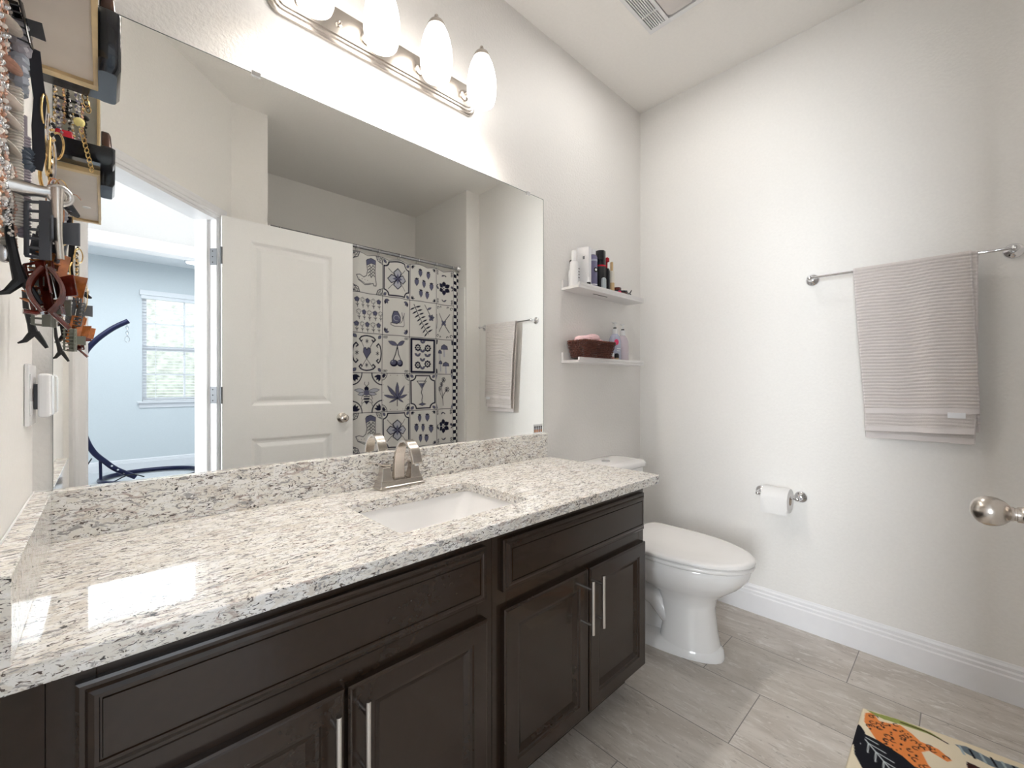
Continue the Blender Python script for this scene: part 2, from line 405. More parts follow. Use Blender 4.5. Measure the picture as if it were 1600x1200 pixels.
# ================================================================== MIRROR
mir = thing('wall_mirror', (.69, 0, .899), 'large frameless rectangular mirror above the granite vanity backsplash', 'mirror')
B(-.079, 1.459, -.005, -.0002, .8995, 1.968).build('glass', mirror_m, mir)
fr = MB().box(-.0795, -.0788, -.0055, -.0002, .8995, 1.968).box(1.4588, 1.4605, -.0055, -.0002, .8995, 1.968).box(-.079, 1.46, -.0055, -.0002, 1.9675, 1.9692)
fr.build('edge', edge_m, mir)
for x in (.30, 1.36):
    MB().box(x-.012, x+.012, -.009, 0, 1.960, 1.975).build('mirror_clip', chrome_m, mir, bevel=.002)
st = thing('mirror_sticker', (1.42, -.0055, .91), 'small sticker of four dark figures at the lower right corner of the mirror', 'sticker')
B(1.393, 1.452, -.0062, -.0052, .903, .942).build('backing', white_m, st)
for i in range(4):
    x = 1.399 + i*.0135
    MB().box(x, x+.009, -.0068, -.006, .906, .918).build('lower_mark', tortl_m, st)
    MB().lathe([(.0045, 0), (.0045, .0008)], (x+.0045, -.0062, .930), (0, -1, 0), 10).box(x+.0015, x+.0075, -.0068, -.006, .918, .932).build('upper_mark', dark_m, st)

# ================================================================== VANITY
ZC = .791; CT = .031; CX1 = 1.485; CY = -.566
ct = thing('granite_countertop', (.69, -.28, ZC-CT), 'speckled cream and grey granite vanity countertop with backsplash', 'countertop')
# slab with rounded sink cut-out
def slab_with_hole(outer, hole, z0, z1):
    bm = bmesh.new()
    def loop(p, z): vs = [bm.verts.new((x, y, z)) for x, y in p]; return vs, [bm.edges.new((vs[i], vs[(i+1) % len(vs)])) for i in range(len(vs))]
    allv = []
    for z in (z0, z1):
        vo, eo = loop(outer, z); vh, eh = loop(hole, z); bmesh.ops.triangle_fill(bm, edges=eo+eh, use_beauty=True); allv.append((vo, vh))
    for k in (0, 1):
        a, b = allv[0][k], allv[1][k]
        for i in range(len(a)): bm.faces.new((a[i], a[(i+1) % len(a)], b[(i+1) % len(a)], b[i]))
    bmesh.ops.recalc_face_normals(bm, faces=bm.faces)
    out = ([tuple(v.co) for v in bm.verts], [tuple(v.index for v in f.verts) for f in bm.faces]) if not bm.verts.index_update() else None
    bm.free(); return out
SX0, SX1, SY0, SY1 = .480, .898, -.469, -.165
hole = [(x, y) for x, y, z in rr(SX0, SX1, SY0, SY1, 0, .02, 4)]
oc = [(XL+.001, CY), (CX1-.015, CY), (CX1-.004, CY+.004), (CX1, CY+.015), (CX1, -.0005), (XL+.001, -.0005)]
vs, fs = slab_with_hole(oc, hole, ZC-CT, ZC)
s_ = MB(); s_.add(vs, fs); s_.build('slab', granite_m, ct, bevel=.003)
B(XL+.001, CX1-.012, -.020, -.0005, ZC, .8993).build('backsplash', granite_m, ct, bevel=.0015)
B(XL+.001, -.080, CY+.006, -.0205, ZC, .8993).build('side_splash', granite_m, ct, bevel=.0015)
MB().box(XL+.001, CX1-.012, -.0035, -.0005, .899, .9015).box(XL+.001, XL+.0035, CY+.006, -.003, .899, .9015).build('caulk_line', caulk_m, ct)
# undermount sink
sk = thing('undermount_sink', (.69, -.317, .62), 'white rectangular undermount ceramic sink set in the granite countertop', 'sink')
zt = ZC - CT - .0005
e = .012
sb = MB()
sb.loft([rr(SX0-e-.012, SX1+e+.012, SY0-e-.012, SY1+e+.012, zt, .03), rr(SX0-e*.3, SX1+e*.3, SY0-e*.3, SY1+e*.3, zt, .025), rr(SX0-e*.1, SX1+e*.1, SY0, SY1, zt-.01, .03),
         rr(SX0+.030, SX1-.055, SY0+.02, SY1-.02, zt-.095, .04), rr(SX0+.045, SX1-.075, SY0+.04, SY1-.04, zt-.112, .05), rr(SX0+.16, SX1-.18, SY0+.12, SY1-.10, zt-.118, .02)], False, True)
sb.build('basin', ceramic_m, sk, smooth=True, auto=55)
MB().lathe([(.022, 0), (.022, .003), (.014, .004)], (.69, -.31, zt-.118), n=20).build('drain', nickel_m, sk, smooth=True)

# faucet ------------------------------------------------------------
FX, FY = .700, -.062
fa = thing('bathroom_faucet', (FX, FY, ZC), 'brushed nickel two-handle faucet with flat arched spout behind the sink', 'faucet')
fb = MB()
def rectring(cx, cy, hx, hy, z): return [(cx-hx, cy-hy, z), (cx+hx, cy-hy, z), (cx+hx, cy+hy, z), (cx-hx, cy+hy, z)]
fb.loft([rectring(FX, FY, .080, .027, ZC), rectring(FX, FY, .080, .027, ZC+.007), rectring(FX, FY, .076, .024, ZC+.010), rectring(FX, FY, .074, .022, ZC+.026)])
fb.build('base_plate', nickel_m, fa, bevel=.0015)
# spout: flat band rising, arching forward and ending in an open mouth
path = [(FY+.006, ZC+.024), (FY+.006, ZC+.05), (FY+.004, ZC+.08), (FY-.002, ZC+.106), (FY-.014, ZC+.131), (FY-.033, ZC+.148), (FY-.056, ZC+.153), (FY-.078, ZC+.145), (FY-.094, ZC+.128), (FY-.104, ZC+.106), (FY-.109, ZC+.088)]
wd = [.019, .0185, .018, .0175, .017, .017, .0168, .0165, .0165, .0165, .0165]; th = [.019, .016, .013, .0105, .0090, .0085, .0085, .0095, .011, .0125, .0135]
rings = []
for i, (y, z) in enumerate(path):
    a, b = path[max(0, i-1)], path[min(len(path)-1, i+1)]
    t = Vector((0, b[0]-a[0], b[1]-a[1])).normalized(); nrm_ = Vector((0, t.z, -t.y))
    c = Vector((FX, y, z)); rings.append([c+Vector((sx*wd[i], 0, 0))+nrm_*(sy*th[i]*.5) for sx, sy in ((-1, -1), (1, -1), (1, 1), (-1, 1))])
MB().loft(rings).build('spout', nickel_m, fa, smooth=True, bevel=.002, auto=50)
MB().lathe([(.008, 0), (.008, .006)], (FX, FY-.1095, ZC+.082), (0, .1, 1), 14).build('aerator', satin_m, fa)
MB().tube([(FX, FY+.024, ZC+.02), (FX, FY+.024, ZC+.10)], .0028).lathe([(.003, 0), (.006, .004), (.006, .010), (.002, .013)], (FX, FY+.024, ZC+.098)).build('lift_rod', nickel_m, fa, smooth=True)
for sx in (-1, 1):
    hx = FX + sx*.051
    h = MB().loft([rectring(hx, FY, .021, .021, ZC+.024), rectring(hx, FY, .017, .017, ZC+.036), rectring(hx, FY, .0125, .0125, ZC+.066), rectring(hx, FY, .0135, .0135, ZC+.071)])
    ho = h.build('handle_body', nickel_m, fa, bevel=.0015)
    pr = []
    for k, (d, zz, hwid, tt) in enumerate(((-.015, .076, .013, .005), (.0, .0735, .014, .006), (.012, .076, .013, .005), (.03, .084, .010, .004), (.05, .088, .009, .0035), (.062, .0875, .008, .003))):
        c = Vector((hx+sx*d, FY-.0*d, ZC+zz)); pr.append([c+Vector((0, -hwid, -tt/2)), c+Vector((0, hwid, -tt/2)), c+Vector((0, hwid, tt/2)), c+Vector((0, -hwid, tt/2))])
    MB().loft(pr).build('lever', nickel_m, ho, smooth=True, bevel=.001)

# cabinets ------------------------------------------------------------
FY0 = -.530
def bar_pull(x, z0, z1, parent):
    y = -.582
    m_ = MB().tube([(x, y, z0), (x, y, z1)], .0055, 14)
    for z in (z0+.026, z1-.026): m_.tube([(x, -.545, z), (x, y, z)], .0045, 10)
    return m_.build('handle', satin_m, parent, smooth=True)
def cab_unit(x0, x1, dx0, dx1, dsplit, label, openside):
    t = thing('vanity_cabinet', ((x0+x1)/2, -.27, 0), label, 'cabinet')
    b = MB()
    zt_ = ZC-CT-.0005
    b.box(x0, x0+.016, FY0+.02, -.002, .10, .60 if openside == 'l' else zt_).box(x1-.016, x1, FY0+.02, -.002, .10, .60 if openside == 'r' else zt_).box(x0+.016, x1-.016, FY0+.02, -.002, .10, .116)
    b.box(x0+.016, x1-.016, -.012, -.002, .116, zt_)
    b.box(x0, x1, FY0+.075, -.002, .0, .10)           # toe kick plinth
    b.build('body', esp_m, t)
    f = MB()
    f.box(x0, dx0+.02, FY0, FY0+.02, .10, zt_).box(dx1-.02, x1, FY0, FY0+.02, .10, zt_)
    f.box(dx0+.02, dx1-.02, FY0, FY0+.02, .715, zt_).box(dx0+.02, dx1-.02, FY0, FY0+.02, .545, .615).box(dx0+.02, dx1-.02, FY0, FY0+.02, .10, .135)
    f.box(dsplit-.02, dsplit+.02, FY0, FY0+.02, .135, .545)
    f.build('face_frame', esp_m, t, bevel=.001)
    d = MB().rectrings(dx0, dx1, .603, .734, [(0, FY0-.0005), (0, FY0-.011), (.004, FY0-.013), (.009, FY0-.013), (.012, FY0-.017), (.018, FY0-.019), (.0225, FY0-.019), (.0235, FY0-.0165), (.0255, FY0-.0165), (.0265, FY0-.019)])
    d.rectrings(dx0, dx1, .603, .734, [(0, FY0-.0005)])
    d.build('drawer_front', esp_m, t)
    for a, b_, hx in ((dx0, dsplit-.003, dsplit-.028), (dsplit+.004, dx1, dsplit+.026)):
        q_ = MB().rectrings(a, b_, .120, .560, [(0, FY0-.0005), (0, FY0-.015), (.003, FY0-.018), (.006, FY0-.019), (.043, FY0-.019), (.046, FY0-.015), (.052, FY0-.0145), (.056, FY0-.012), (.066, FY0-.0065), (.074, FY0-.0065)])
        q_.rectrings(a, b_, .120, .560, [(0, FY0-.0005)])
        dd = q_.build('door', esp_m, t)
        bar_pull(hx, .385, .560-.017, dd)
    return t
cab_unit(-.055, .6945, -.028, .668, .325, 'dark espresso vanity cabinet on the left half, nearest the camera', 'r')
cab_unit(.6955, 1.422, .723, 1.408, 1.072, 'dark espresso vanity cabinet on the right half, next to the toilet', 'l')
fl = B(XL+.001, -.0555, FY0, FY0+.02, .0, ZC-CT-.0005).box(XL+.002, XL+.006, FY0-.003, FY0, 0, ZC-CT-.001).build('cabinet_filler_strip', esp_m)
tag(fl, 'dark espresso filler strip between the left wall and the vanity cabinet', 'cabinet trim')

# ================================================================== TOILET
TX = 1.815
to = thing('toilet', (TX, -.35, 0), 'white elongated two-piece toilet with closed lid beside the vanity', 'toilet')
def egg(cx, yf, yb, hw, z, n=40, sq=2.3, taper=1.0):
    cy = yb - (yb-yf)*.42; out = []
    for i in range(n):
        a = 2*pi*i/n; c, s__ = math.cos(a), math.sin(a)
        ex = 2/sq
        x = hw*math.copysign(abs(c)**ex, c)
        if s__ < 0: y = cy - (cy-yf)*abs(s__)**(2/2.05) ; x = hw*math.copysign(abs(c)**(2/2.05), c)
        else: y = cy + (yb-cy)*abs(s__)**ex
        out.append((cx+x, y, z))
    return out
pb = MB()
pb.loft([egg(TX, -.665, -.10, .118, 0, sq=4), egg(TX, -.668, -.10, .120, .012, sq=4), egg(TX, -.662, -.10, .116, .040, sq=4), egg(TX, -.645, -.11, .100, .050, sq=4)])
pb.loft([egg(TX, -.650, -.42, .100, .040, sq=4), egg(TX, -.637, -.43, .094, .10, sq=4), egg(TX, -.628, -.43, .090, .20, sq=4), egg(TX, -.640, -.40, .098, .245, sq=3),
         egg(TX, -.675, -.30, .130, .275, sq=2.6), egg(TX, -.725, -.20, .165, .315, sq=2.6), egg(TX, -.757, -.14, .182, .355, sq=2.8), egg(TX, -.765, -.06, .186, .385, sq=3), egg(TX, -.760, -.055, .182, .397, sq=3)])
pb.loft([egg(TX, -.46, -.08, .062, .04, sq=4), egg(TX, -.46, -.08, .066, .20, sq=4), egg(TX, -.46, -.07, .10, .30, sq=4), egg(TX, -.46, -.06, .12, .36, sq=4)])
for sx in (-1, 1):
    x = TX+sx*.050
    pb.tube([(x, -.52, .085), (x, -.46, .13), (x, -.40, .19), (x, -.33, .215), (x, -.27, .20), (x, -.22, .14), (x, -.20, .08), (x, -.20, .02)], [.03, .040, .044, .046, .046, .044, .042, .040], 16)
pb.build('bowl', ceramic_m, to, smooth=True, auto=50)
MB().loft([egg(TX, -.770, -.27, .186, .398, sq=6), egg(TX, -.776, -.265, .190, .402, sq=6), egg(TX, -.776, -.265, .190, .411, sq=6), egg(TX, -.770, -.27, .186, .415, sq=6)]).build('seat', seat_m, to, smooth=True, auto=50)
MB().loft([egg(TX, -.772, -.25, .186, .4175, sq=8), egg(TX, -.779, -.245, .192, .421, sq=8), egg(TX, -.779, -.245, .192, .430, sq=8), egg(TX, -.772, -.250, .187, .435, sq=8), egg(TX, -.755, -.262, .172, .438, sq=7), egg(TX, -.68, -.32, .11, .439, sq=5)]).build('seat_lid', seat_m, to, smooth=True, auto=60)
for sx in (-1, 1):
    MB().box(TX+sx*.08-.022, TX+sx*.08+.022, -.245, -.215, .397, .428).build('seat_hinge', seat_m, to, bevel=.005)
MB().loft([rr(TX-.205, TX+.185, -.205, -.020, .398, .04), rr(TX-.205, TX+.190, -.207, -.018, .50, .04), rr(TX-.215, TX+.20, -.212, -.014, .705, .04)]).build('tank', ceramic_m, to, smooth=True, auto=50)
MB().loft([rr(TX-.222, TX+.207, -.220, -.008, .706, .045), rr(TX-.226, TX+.211, -.224, -.006, .712, .048), rr(TX-.226, TX+.211, -.224, -.006, .728, .048), rr(TX-.216, TX+.201, -.214, -.014, .738, .045), rr(TX-.18, TX+.165, -.18, -.04, .741, .04)]).build('tank_lid', ceramic_m, to, smooth=True, auto=60)
MB().lathe([(.022, 0), (.022, .004), (.017, .006)], (TX-.02, -.115, .7405), n=20).build('flush_button', chrome_m, to, smooth=True)

# ================================================================== TOWEL BAR + TOWEL
def flange(mb, p, axis, r=.024):
    mb.lathe([(r, 0), (r, .004), (r*.92, .008), (r*.7, .011), (.012, .016), (.008, .022)], p, axis, 24)
BX, BZ = XR-.057, 1.5925
tbar = thing('towel_bar', (XR, -1.16, BZ), 'chrome towel bar with round posts on the right wall, holding the ribbed towel', 'towel bar')
for y in (-.862, -1.454):
    f_ = MB(); flange(f_, (XR-.0005, y, BZ), (-1, 0, 0), .0265); f_.tube([(XR-.02, y, BZ), (BX, y, BZ)], .0065, 12); f_.ball((BX, y, BZ), .0115, 10)
    f_.build('post', chrome_m, tbar, smooth=True)
MB().tube([(BX, -.866, BZ), (BX, -1.45, BZ)], .0055, 14).build('bar', chrome_m, tbar, smooth=True)

towel_m = mat('towel_cotton', (.68, .63, .605), .95, bump=.7, bscale=420, var=.10, spec=.1)
hem_m = mat('towel_hem_cotton', (.76, .71, .695), .9, bump=.3, bscale=500, spec=.1)
def towel_sheet(y0f, y1f, zf, zb, gap, ribs=True, skew=0., amp=.0023, hem=.022, edge=.006):
    """one folded layer draped over the bar: front bottom zf, back bottom zb. y0f/y1f: functions of s(0 top..1 bottom)"""
    R = .0065+gap; front = BZ - zf; back = BZ - zb; ds = .0022
    pts = []   # (x offset from bar, z, s down, side)
    n1 = int(front/ds)
    for i in range(n1, -1, -1): pts.append((-R, BZ - front*i/n1, front*i/n1, 0))
    for i in range(1, 8): a = pi - pi*i/8; pts.append((R*math.cos(a), BZ+R*math.sin(a), 0, 2))
    n2 = int(back/ds)
    for i in range(0, n2+1): pts.append((R, BZ-back*i/n2, back*i/n2, 1))
    ny = 60; vs = []
    for k, (dx, z, s, side) in enumerate(pts):
        for j in range(ny+1):
            f = j/ny; a, b_ = y0f(s, side), y1f(s, side); y = a + (b_-a)*f
            fold = .006*math.sin(2*pi*(f*1.6+.1))*min(1, s/.25) + .004*math.sin(2*pi*f*3.3+1.)*min(1, s/.3) + .003*noise.noise(Vector((y*9, z*6, gap*50)))
            L_ = front if side == 0 else back
            rib = 0
            if ribs and s < L_-hem and side != 2:
                ph = (z + .003*noise.noise(Vector((y*12, z*9, 3))) + .002*math.sin(y*31))/.0128
                rib = amp*(1-2*abs(2*(ph % 1)-1)**1.4)
            sgn = -1 if side == 0 else 1
            x = BX + dx + (sgn*rib) - (fold+.004*min(1, s/.2) if side == 0 else -.0)
            vs.append((min(x, XR-.004), y, z - (skew*f*min(1, s/.3) if side == 0 else 0)))
    fs = [(k*(ny+1)+j, k*(ny+1)+j+1, (k+1)*(ny+1)+j+1, (k+1)*(ny+1)+j) for k in range(len(pts)-1) for j in range(ny)]
    mi = []
    for k in range(len(pts)-1):
        L_ = front if pts[k][3] == 0 else back
        for j in range(ny):
            mi.append(1 if ((pts[k][3] != 2 and pts[k][2] > L_-hem) or j == 0 or j >= ny-1) else 0)
    m_ = MB(); m_.v = vs; m_.f = fs; m_.m = mi; return m_
tw = thing('bath_towel', (BX, -1.19, BZ), 'ribbed pinkish grey bath towel folded over the chrome bar', 'towel')
a_ = towel_sheet(lambda s, d: -1.016-.040*min(1, s/.6), lambda s, d: -1.352-.022*min(1, s/.58), 1.004, .95, .0065, skew=-.012)
o_ = a_.build('outer_layer', [towel_m, hem_m], tw, smooth=True, auto=80); o_.modifiers.new('s', 'SOLIDIFY').thickness = .0025
b2 = towel_sheet(lambda s, d: -1.019-.036*min(1, s/.6), lambda s, d: -1.368-.0*s+(.035*max(0, s-.50)), .934, .905, .0025, amp=.001, skew=-.008)
o_ = b2.build('inner_layer', [towel_m, hem_m], tw, smooth=True, auto=80); o_.modifiers.new('s', 'SOLIDIFY').thickness = .0025
MB().box(BX-.0300, BX-.0275, -1.338, -1.292, 1.000, 1.020).build('care_tag', mat('tag_white', (.85, .85, .87), .5), tw)

# ================================================================== TOILET PAPER
PZ = .6045; PX = XR-.062
tph = thing('toilet_paper_holder', (XR, -.736, PZ), 'chrome two-post toilet paper holder on the right wall', 'toilet paper holder')
for y in (-.655, -.818):
    f_ = MB(); flange(f_, (XR-.0005, y, PZ), (-1, 0, 0), .0265); f_.tube([(XR-.018, y, PZ), (PX, y, PZ)], .0065, 12); f_.ball((PX, y, PZ), .0105, 10)
    f_.build('post', chrome_m, tph, smooth=True)
MB().tube([(PX, -.66, PZ), (PX, -.813, PZ)], .006, 12).build('roller', chrome_m, tph, smooth=True)
tpr = thing('toilet_paper_roll', (PX, -.736, PZ-.010), 'white toilet paper roll hanging on the chrome holder', 'toilet paper')
cz = PZ-.0135; rl = MB(); n = 40; ya, yb_ = -.683, -.790
def circ(r, y): return [(PX+r*math.cos(2*pi*i/n), y, cz+r*math.sin(2*pi*i/n)) for i in range(n)]
rl.loft([circ(.0205, ya), circ(.054, ya), circ(.0555, ya-.002), circ(.0555, yb_+.002), circ(.054, yb_), circ(.0205, yb_), circ(.0205, ya)], False, False)
rl.build('paper', paper_m, tpr, smooth=True, auto=50)
cr = MB(); cr.loft([circ(.0205, ya+.0005), circ(.0205, yb_-.0005), circ(.0192, yb_-.0005), circ(.0192, ya+.0005), circ(.0205, ya+.0005)], False, False)
cr.build('cardboard_core', mat('cardboard', (.42, .34, .27), .9), tpr, smooth=True)
sh = MB(); pts = [(PX-.0562*math.cos(a), cz+.0562*math.sin(a)) for a in [pi*.5 - pi*.5*i/12 for i in range(13)]] + [(PX-.0565, cz-.02), (PX-.056, cz-.058)]
for k in range(len(pts)-1):
    sh.add([(pts[k][0], ya, pts[k][1]), (pts[k][0], yb_, pts[k][1]), (pts[k+1][0], yb_, pts[k+1][1]), (pts[k+1][0], ya, pts[k+1][1])], [(0, 1, 2, 3)])
o_ = sh.build('loose_sheet', paper_m, tpr, smooth=True, auto=80)

# ================================================================== SHELVES
def ledge(z, label):
    t = thing('wall_shelf', (1.883, 0, z), label, 'shelf')
    m_ = MB().box(1.593, 2.178, -.105, -.0005, z, z+.012); m_.build('board', shelf_m, t, bevel=.001)
    MB().box(1.593, 2.178, -.012, -.0006, z+.0125, z+.050).build('back_ledge', shelf_m, t, bevel=.001)
    MB().box(1.600, 2.178, -.105, -.095, z+.0125, z+.026).build('front_lip', shelf_m, t, bevel=.001)
    return t
u_ = ledge(1.574, 'white floating ledge shelf, the upper of the two beside the mirror')
MB().box(1.77, 1.89, -.062, -.056, 1.5730, 1.5738).build('underside_slot', dark_m, u_)
ledge(1.2245, 'white floating ledge shelf, the lower of the two beside the mirror')
Z1 = 1.574+.0125; Z2 = 1.2245+.0125
def bottle(name, x, y, z, prof, m, label, cat='bottle', n=20, smooth=True):
    t = thing(name, (x, y, z), label, cat)
    MB().lathe(prof, (x, y, z), n=n).build('body', m, t, smooth=smooth, auto=35); return t
def part(t, name, m_, prof, x, y, z, n=20, axis=(0, 0, 1)):
    return MB().lathe(prof, (x, y, z), axis, n).build(name, m_, t, smooth=True, auto=35)
t = bottle('lotion_bottle', 1.622, -.055, Z1, [(.021, 0), (.0215, .004), (.0215, .105), (.019, .118), (.013, .122)], white_m, 'small white bottle at the left end of the upper shelf')
part(t, 'cap', white_m, [(.0125, 0), (.0125, .045), (.011, .049)], 1.622, -.055, Z1+.122)
for i in range(4): MB().box(1.628, 1.637, -.0768, -.0755, Z1+.04+i*.014, Z1+.044+i*.014).build('label_mark', greyp_m, t)
t = bottle('dropper_bottle', 1.637, -.026, Z1, [(.014, 0), (.014, .08), (.008, .09), (.008, .105)], white_m, 'white bottle with black pump head behind the first small white bottle')
part(t, 'pump_head', blackm_m, [(.007, 0), (.009, .004), (.009, .03), (.004, .034)], 1.637, -.026, Z1+.103)
t = thing('product_box', (1.715, -.055, Z1), 'tall narrow white product box on the upper shelf', 'box')
MB().box(-.013, .022, -.030, .030, 0, .205, Matrix.Translation((1.705, -.05, Z1)) @ Matrix.Rotation(.25, 4, 'Z')).build('carton', white_m, t, bevel=.001)
MB().box(-.0136, -.0132, -.010, .000, .145, .160, Matrix.Translation((1.705, -.05, Z1)) @ Matrix.Rotation(.25, 4, 'Z')).build('printed_mark', greyp_m, t)
t = bottle('small_vial', 1.690, -.090, Z1, [(.009, 0), (.009, .035), (.006, .04), (.006, .05)], white_m, 'tiny white vial in front of the tall white box')
part(t, 'label_band', blackm_m, [(.0093, 0), (.0093, .012)], 1.690, -.090, Z1+.014)
t = bottle('shampoo_bottle', 1.768, -.055, Z1, [(.024, 0), (.025, .004), (.025, .165), (.021, .176), (.015, .180)], purple_m, 'purple-grey bottle with white cap on the upper shelf')
part(t, 'cap', white_m, [(.017, 0), (.017, .024), (.015, .026)], 1.768, -.055, Z1+.180)
part(t, 'label_band', lav_m, [(.0253, 0), (.0253, .010)], 1.768, -.055, Z1+.145); part(t, 'lower_band', white_m, [(.0253, 0), (.0253, .004)], 1.768, -.055, Z1+.028)
part(t, 'round_emblem', dark_m, [(.012, 0), (.012, .001)], 1.762, -.0802, Z1+.102, axis=(-.25, -1, 0))
part(t, 'emblem_centre', white_m, [(.006, 0), (.006, .0006)], 1.7618, -.0812, Z1+.102, axis=(-.25, -1, 0))
t = bottle('hair_spray_can', 1.832, -.058, Z1, [(.026, 0), (.0265, .003), (.0265, .130), (.024, .134)], blackm_m, 'tall black spray can with red collar on the upper shelf', 'spray can')
part(t, 'collar', red_m, [(.0267, 0), (.0267, .008)], 1.832, -.058, Z1+.130)
part(t, 'cap', black_m, [(.0268, 0), (.0268, .070), (.025, .0735), (.02, .0745)], 1.832, -.058, Z1+.138)
t = bottle('roll_on_bottle', 1.815, -.0895, Z1, [(.013, 0), (.013, .058), (.011, .066), (.005, .070)], mat('pale_grey_cap', (.42, .47, .50), .3), 'short pale grey rounded bottle in front of the black spray can')
t = bottle('wine_red_pump_bottle', 1.890, -.055, Z1, [(.019, 0), (.019, .12), (.015, .133), (.008, .138)], black_m, 'slim dark bottle with red pump on the upper shelf')
part(t, 'pump_stem', red_m, [(.006, 0), (.006, .03)], 1.890, -.055, Z1+.138)
part(t, 'pump_head', red_m, [(.004, 0), (.012, .004), (.012, .02), (.004, .026)], 1.888, -.060, Z1+.166)
t = bottle('perfume_bottle', 1.928, -.062, Z1, [(.014, 0), (.014, .125), (.008, .128)], mat('cream_bottle', (.80, .76, .68), .3), 'slim cream bottle with gold cap on the upper shelf')
part(t, 'cap', tan_m, [(.008, 0), (.008, .045), (.006, .047)], 1.928, -.062, Z1+.128); part(t, 'label', tan_m, [(.0143, 0), (.0143, .045)], 1.928, -.062, Z1+.02)
t = bottle('cream_jar', 1.978, -.060, Z1, [(.022, 0), (.023, .003), (.023, .034)], blackm_m, 'small round black jar with red label on the upper shelf', 'jar')
part(t, 'lid', tort_m, [(.024, 0), (.024, .012), (.022, .014)], 1.978, -.060, Z1+.034)
part(t, 'label', mag_m, [(.013, 0), (.013, .0012)], 1.970, -.0822, Z1+.017, axis=(-.3, -1, 0))
t = bottle('powder_jar', 2.036, -.058, Z1, [(.025, 0), (.026, .003), (.026, .030)], mat('brown_glass', (.12, .06, .05), .15), 'small round brown jar on the upper shelf, right of the black jar', 'jar')
part(t, 'lid', black_m, [(.0265, 0), (.0265, .009)], 2.036, -.058, Z1+.030)
# --- claw clip maker (two combs hinged at a spring)
def claw_clip(loc, rot, sc_, m_, label, name='hair_claw_clip', flat=False, rounded=False, group=None, base_rot=None):
    Mx = Matrix.Translation(loc) @ (rot if isinstance(rot, Matrix) else Matrix.Rotation(rot, 4, 'Z')) @ Matrix.Scale(sc_, 4)
    t = thing(name, loc, label, 'hair clip', group)
    for s in (-1, 1):
        q = MB()
        n_ = 7; L0 = .09
        # spine, top tab, teeth
        def P(x, y, z): return Mx @ Vector((x, y*s, z))
        prof = [(.000, .004), (.012, .010), (.020, .012), (.024, .010), (.018, .006)]
        def bar(a, b, wx, wz):
            a, b = Vector(a), Vector(b); d = (b-a); 
            q.tube([P(*a), P(*(a+d*.5)), P(*b)], [wx*sc_, wx*sc_, wz*sc_], 6)
        q.add([P(x, y, z) for x, y, z in ((-.045, .003, .0), (.045, .003, .0), (.045, .009, -.012), (-.045, .009, -.012), (-.045, .006, .001), (.045, .006, .001), (.045, .012, -.012), (-.045, .012, -.012))],
              [(0, 1, 2, 3), (4, 5, 6, 7), (0, 1, 5, 4), (2, 3, 7, 6), (1, 2, 6, 5), (0, 3, 7, 4)])
        for i in range(n_):
            x = -.042 + .084*i/(n_-1)
            bar((x, .0105, -.011), (x*.97, .019, -.024), .0024, .0022); bar((x*.97, .019, -.024), (x*.9, .010, -.040), .0022, .0010)
        q.add([P(x, y, z) for x, y, z in ((-.040, .017, -.021), (.040, .017, -.021), (.040, .019, -.026), (-.040, .019, -.026), (-.040, .020, -.020), (.040, .020, -.020), (.040, .0215, -.026), (-.040, .0215, -.026))],
              [(0, 1, 2, 3), (4, 5, 6, 7), (0, 1, 5, 4), (2, 3, 7, 6), (1, 2, 6, 5), (0, 3, 7, 4)])
        # finger tab
        q.add([P(x, y, z) for x, y, z in ((-.016, .003, 0), (.016, .003, 0), (.018, .016, .024), (-.018, .016, .024), (-.016, .006, -.001), (.016, .006, -.001), (.018, .0185, .023), (-.018, .0185, .023))],
              [(0, 1, 2, 3), (4, 5, 6, 7), (0, 1, 5, 4), (2, 3, 7, 6), (1, 2, 6, 5), (0, 3, 7, 4)])
        q.build('comb_half', m_, t, bevel=.0006)
    MB().tube([Mx @ Vector((-.020, 0, .001)), Mx @ Vector((.020, 0, .001))], .0035*sc_, 10).build('spring_pin', satin_m, t, smooth=True)
    return t
RX = lambda a: Matrix.Rotation(a, 4, 'X')
RY = lambda a: Matrix.Rotation(a, 4, 'Y')
RZ = lambda a: Matrix.Rotation(a, 4, 'Z')
claw_clip(Vector((2.098, -.062, Z1+.034)), RZ(.5), .75, blackm_m, 'small black claw clip at the right end of the upper shelf')

# lower shelf -------------------------------------------------------
bk = thing('wicker_basket', (1.70, -.055, Z2), 'dark brown woven wicker basket on the lower shelf', 'basket')
bx0, bx1, by0, by1, bh = 1.622, 1.862, -.124, -.016, .075
wv = MB()
zb0 = Z2+.016
rows = 9
def brect(f, grow=.0):
    g_ = .022*f + grow; return bx0+.018-g_, bx1-.018+g_, by0+.012-g_*.6, by1-.010+g_*.3
ring_pts = lambda f, off, ph: None
for r_ in range(rows):
    f = r_/(rows-1); x0, x1, y0, y1 = brect(f); z = zb0 + bh*f; per = []
    nx_, ny_ = 22, 10
    seq = [(x0+(x1-x0)*i/nx_, y0, 0, -1) for i in range(nx_)] + [(x1, y0+(y1-y0)*i/ny_, 1, 0) for i in range(ny_)] + [(x1-(x1-x0)*i/nx_, y1, 0, 1) for i in range(nx_)] + [(x0, y1-(y1-y0)*i/ny_, -1, 0) for i in range(ny_)]
    for k, (x, y, ax_, ay_) in enumerate(seq):
        o2 = .0032*(1 if (k + r_) % 2 else -1); per.append((x+ax_*o2, y+ay_*o2, z))
    wv.tube(per, .0034 if r_ < rows-1 else .0055, 6, closed=True)
x0, x1, y0, y1 = brect(0)
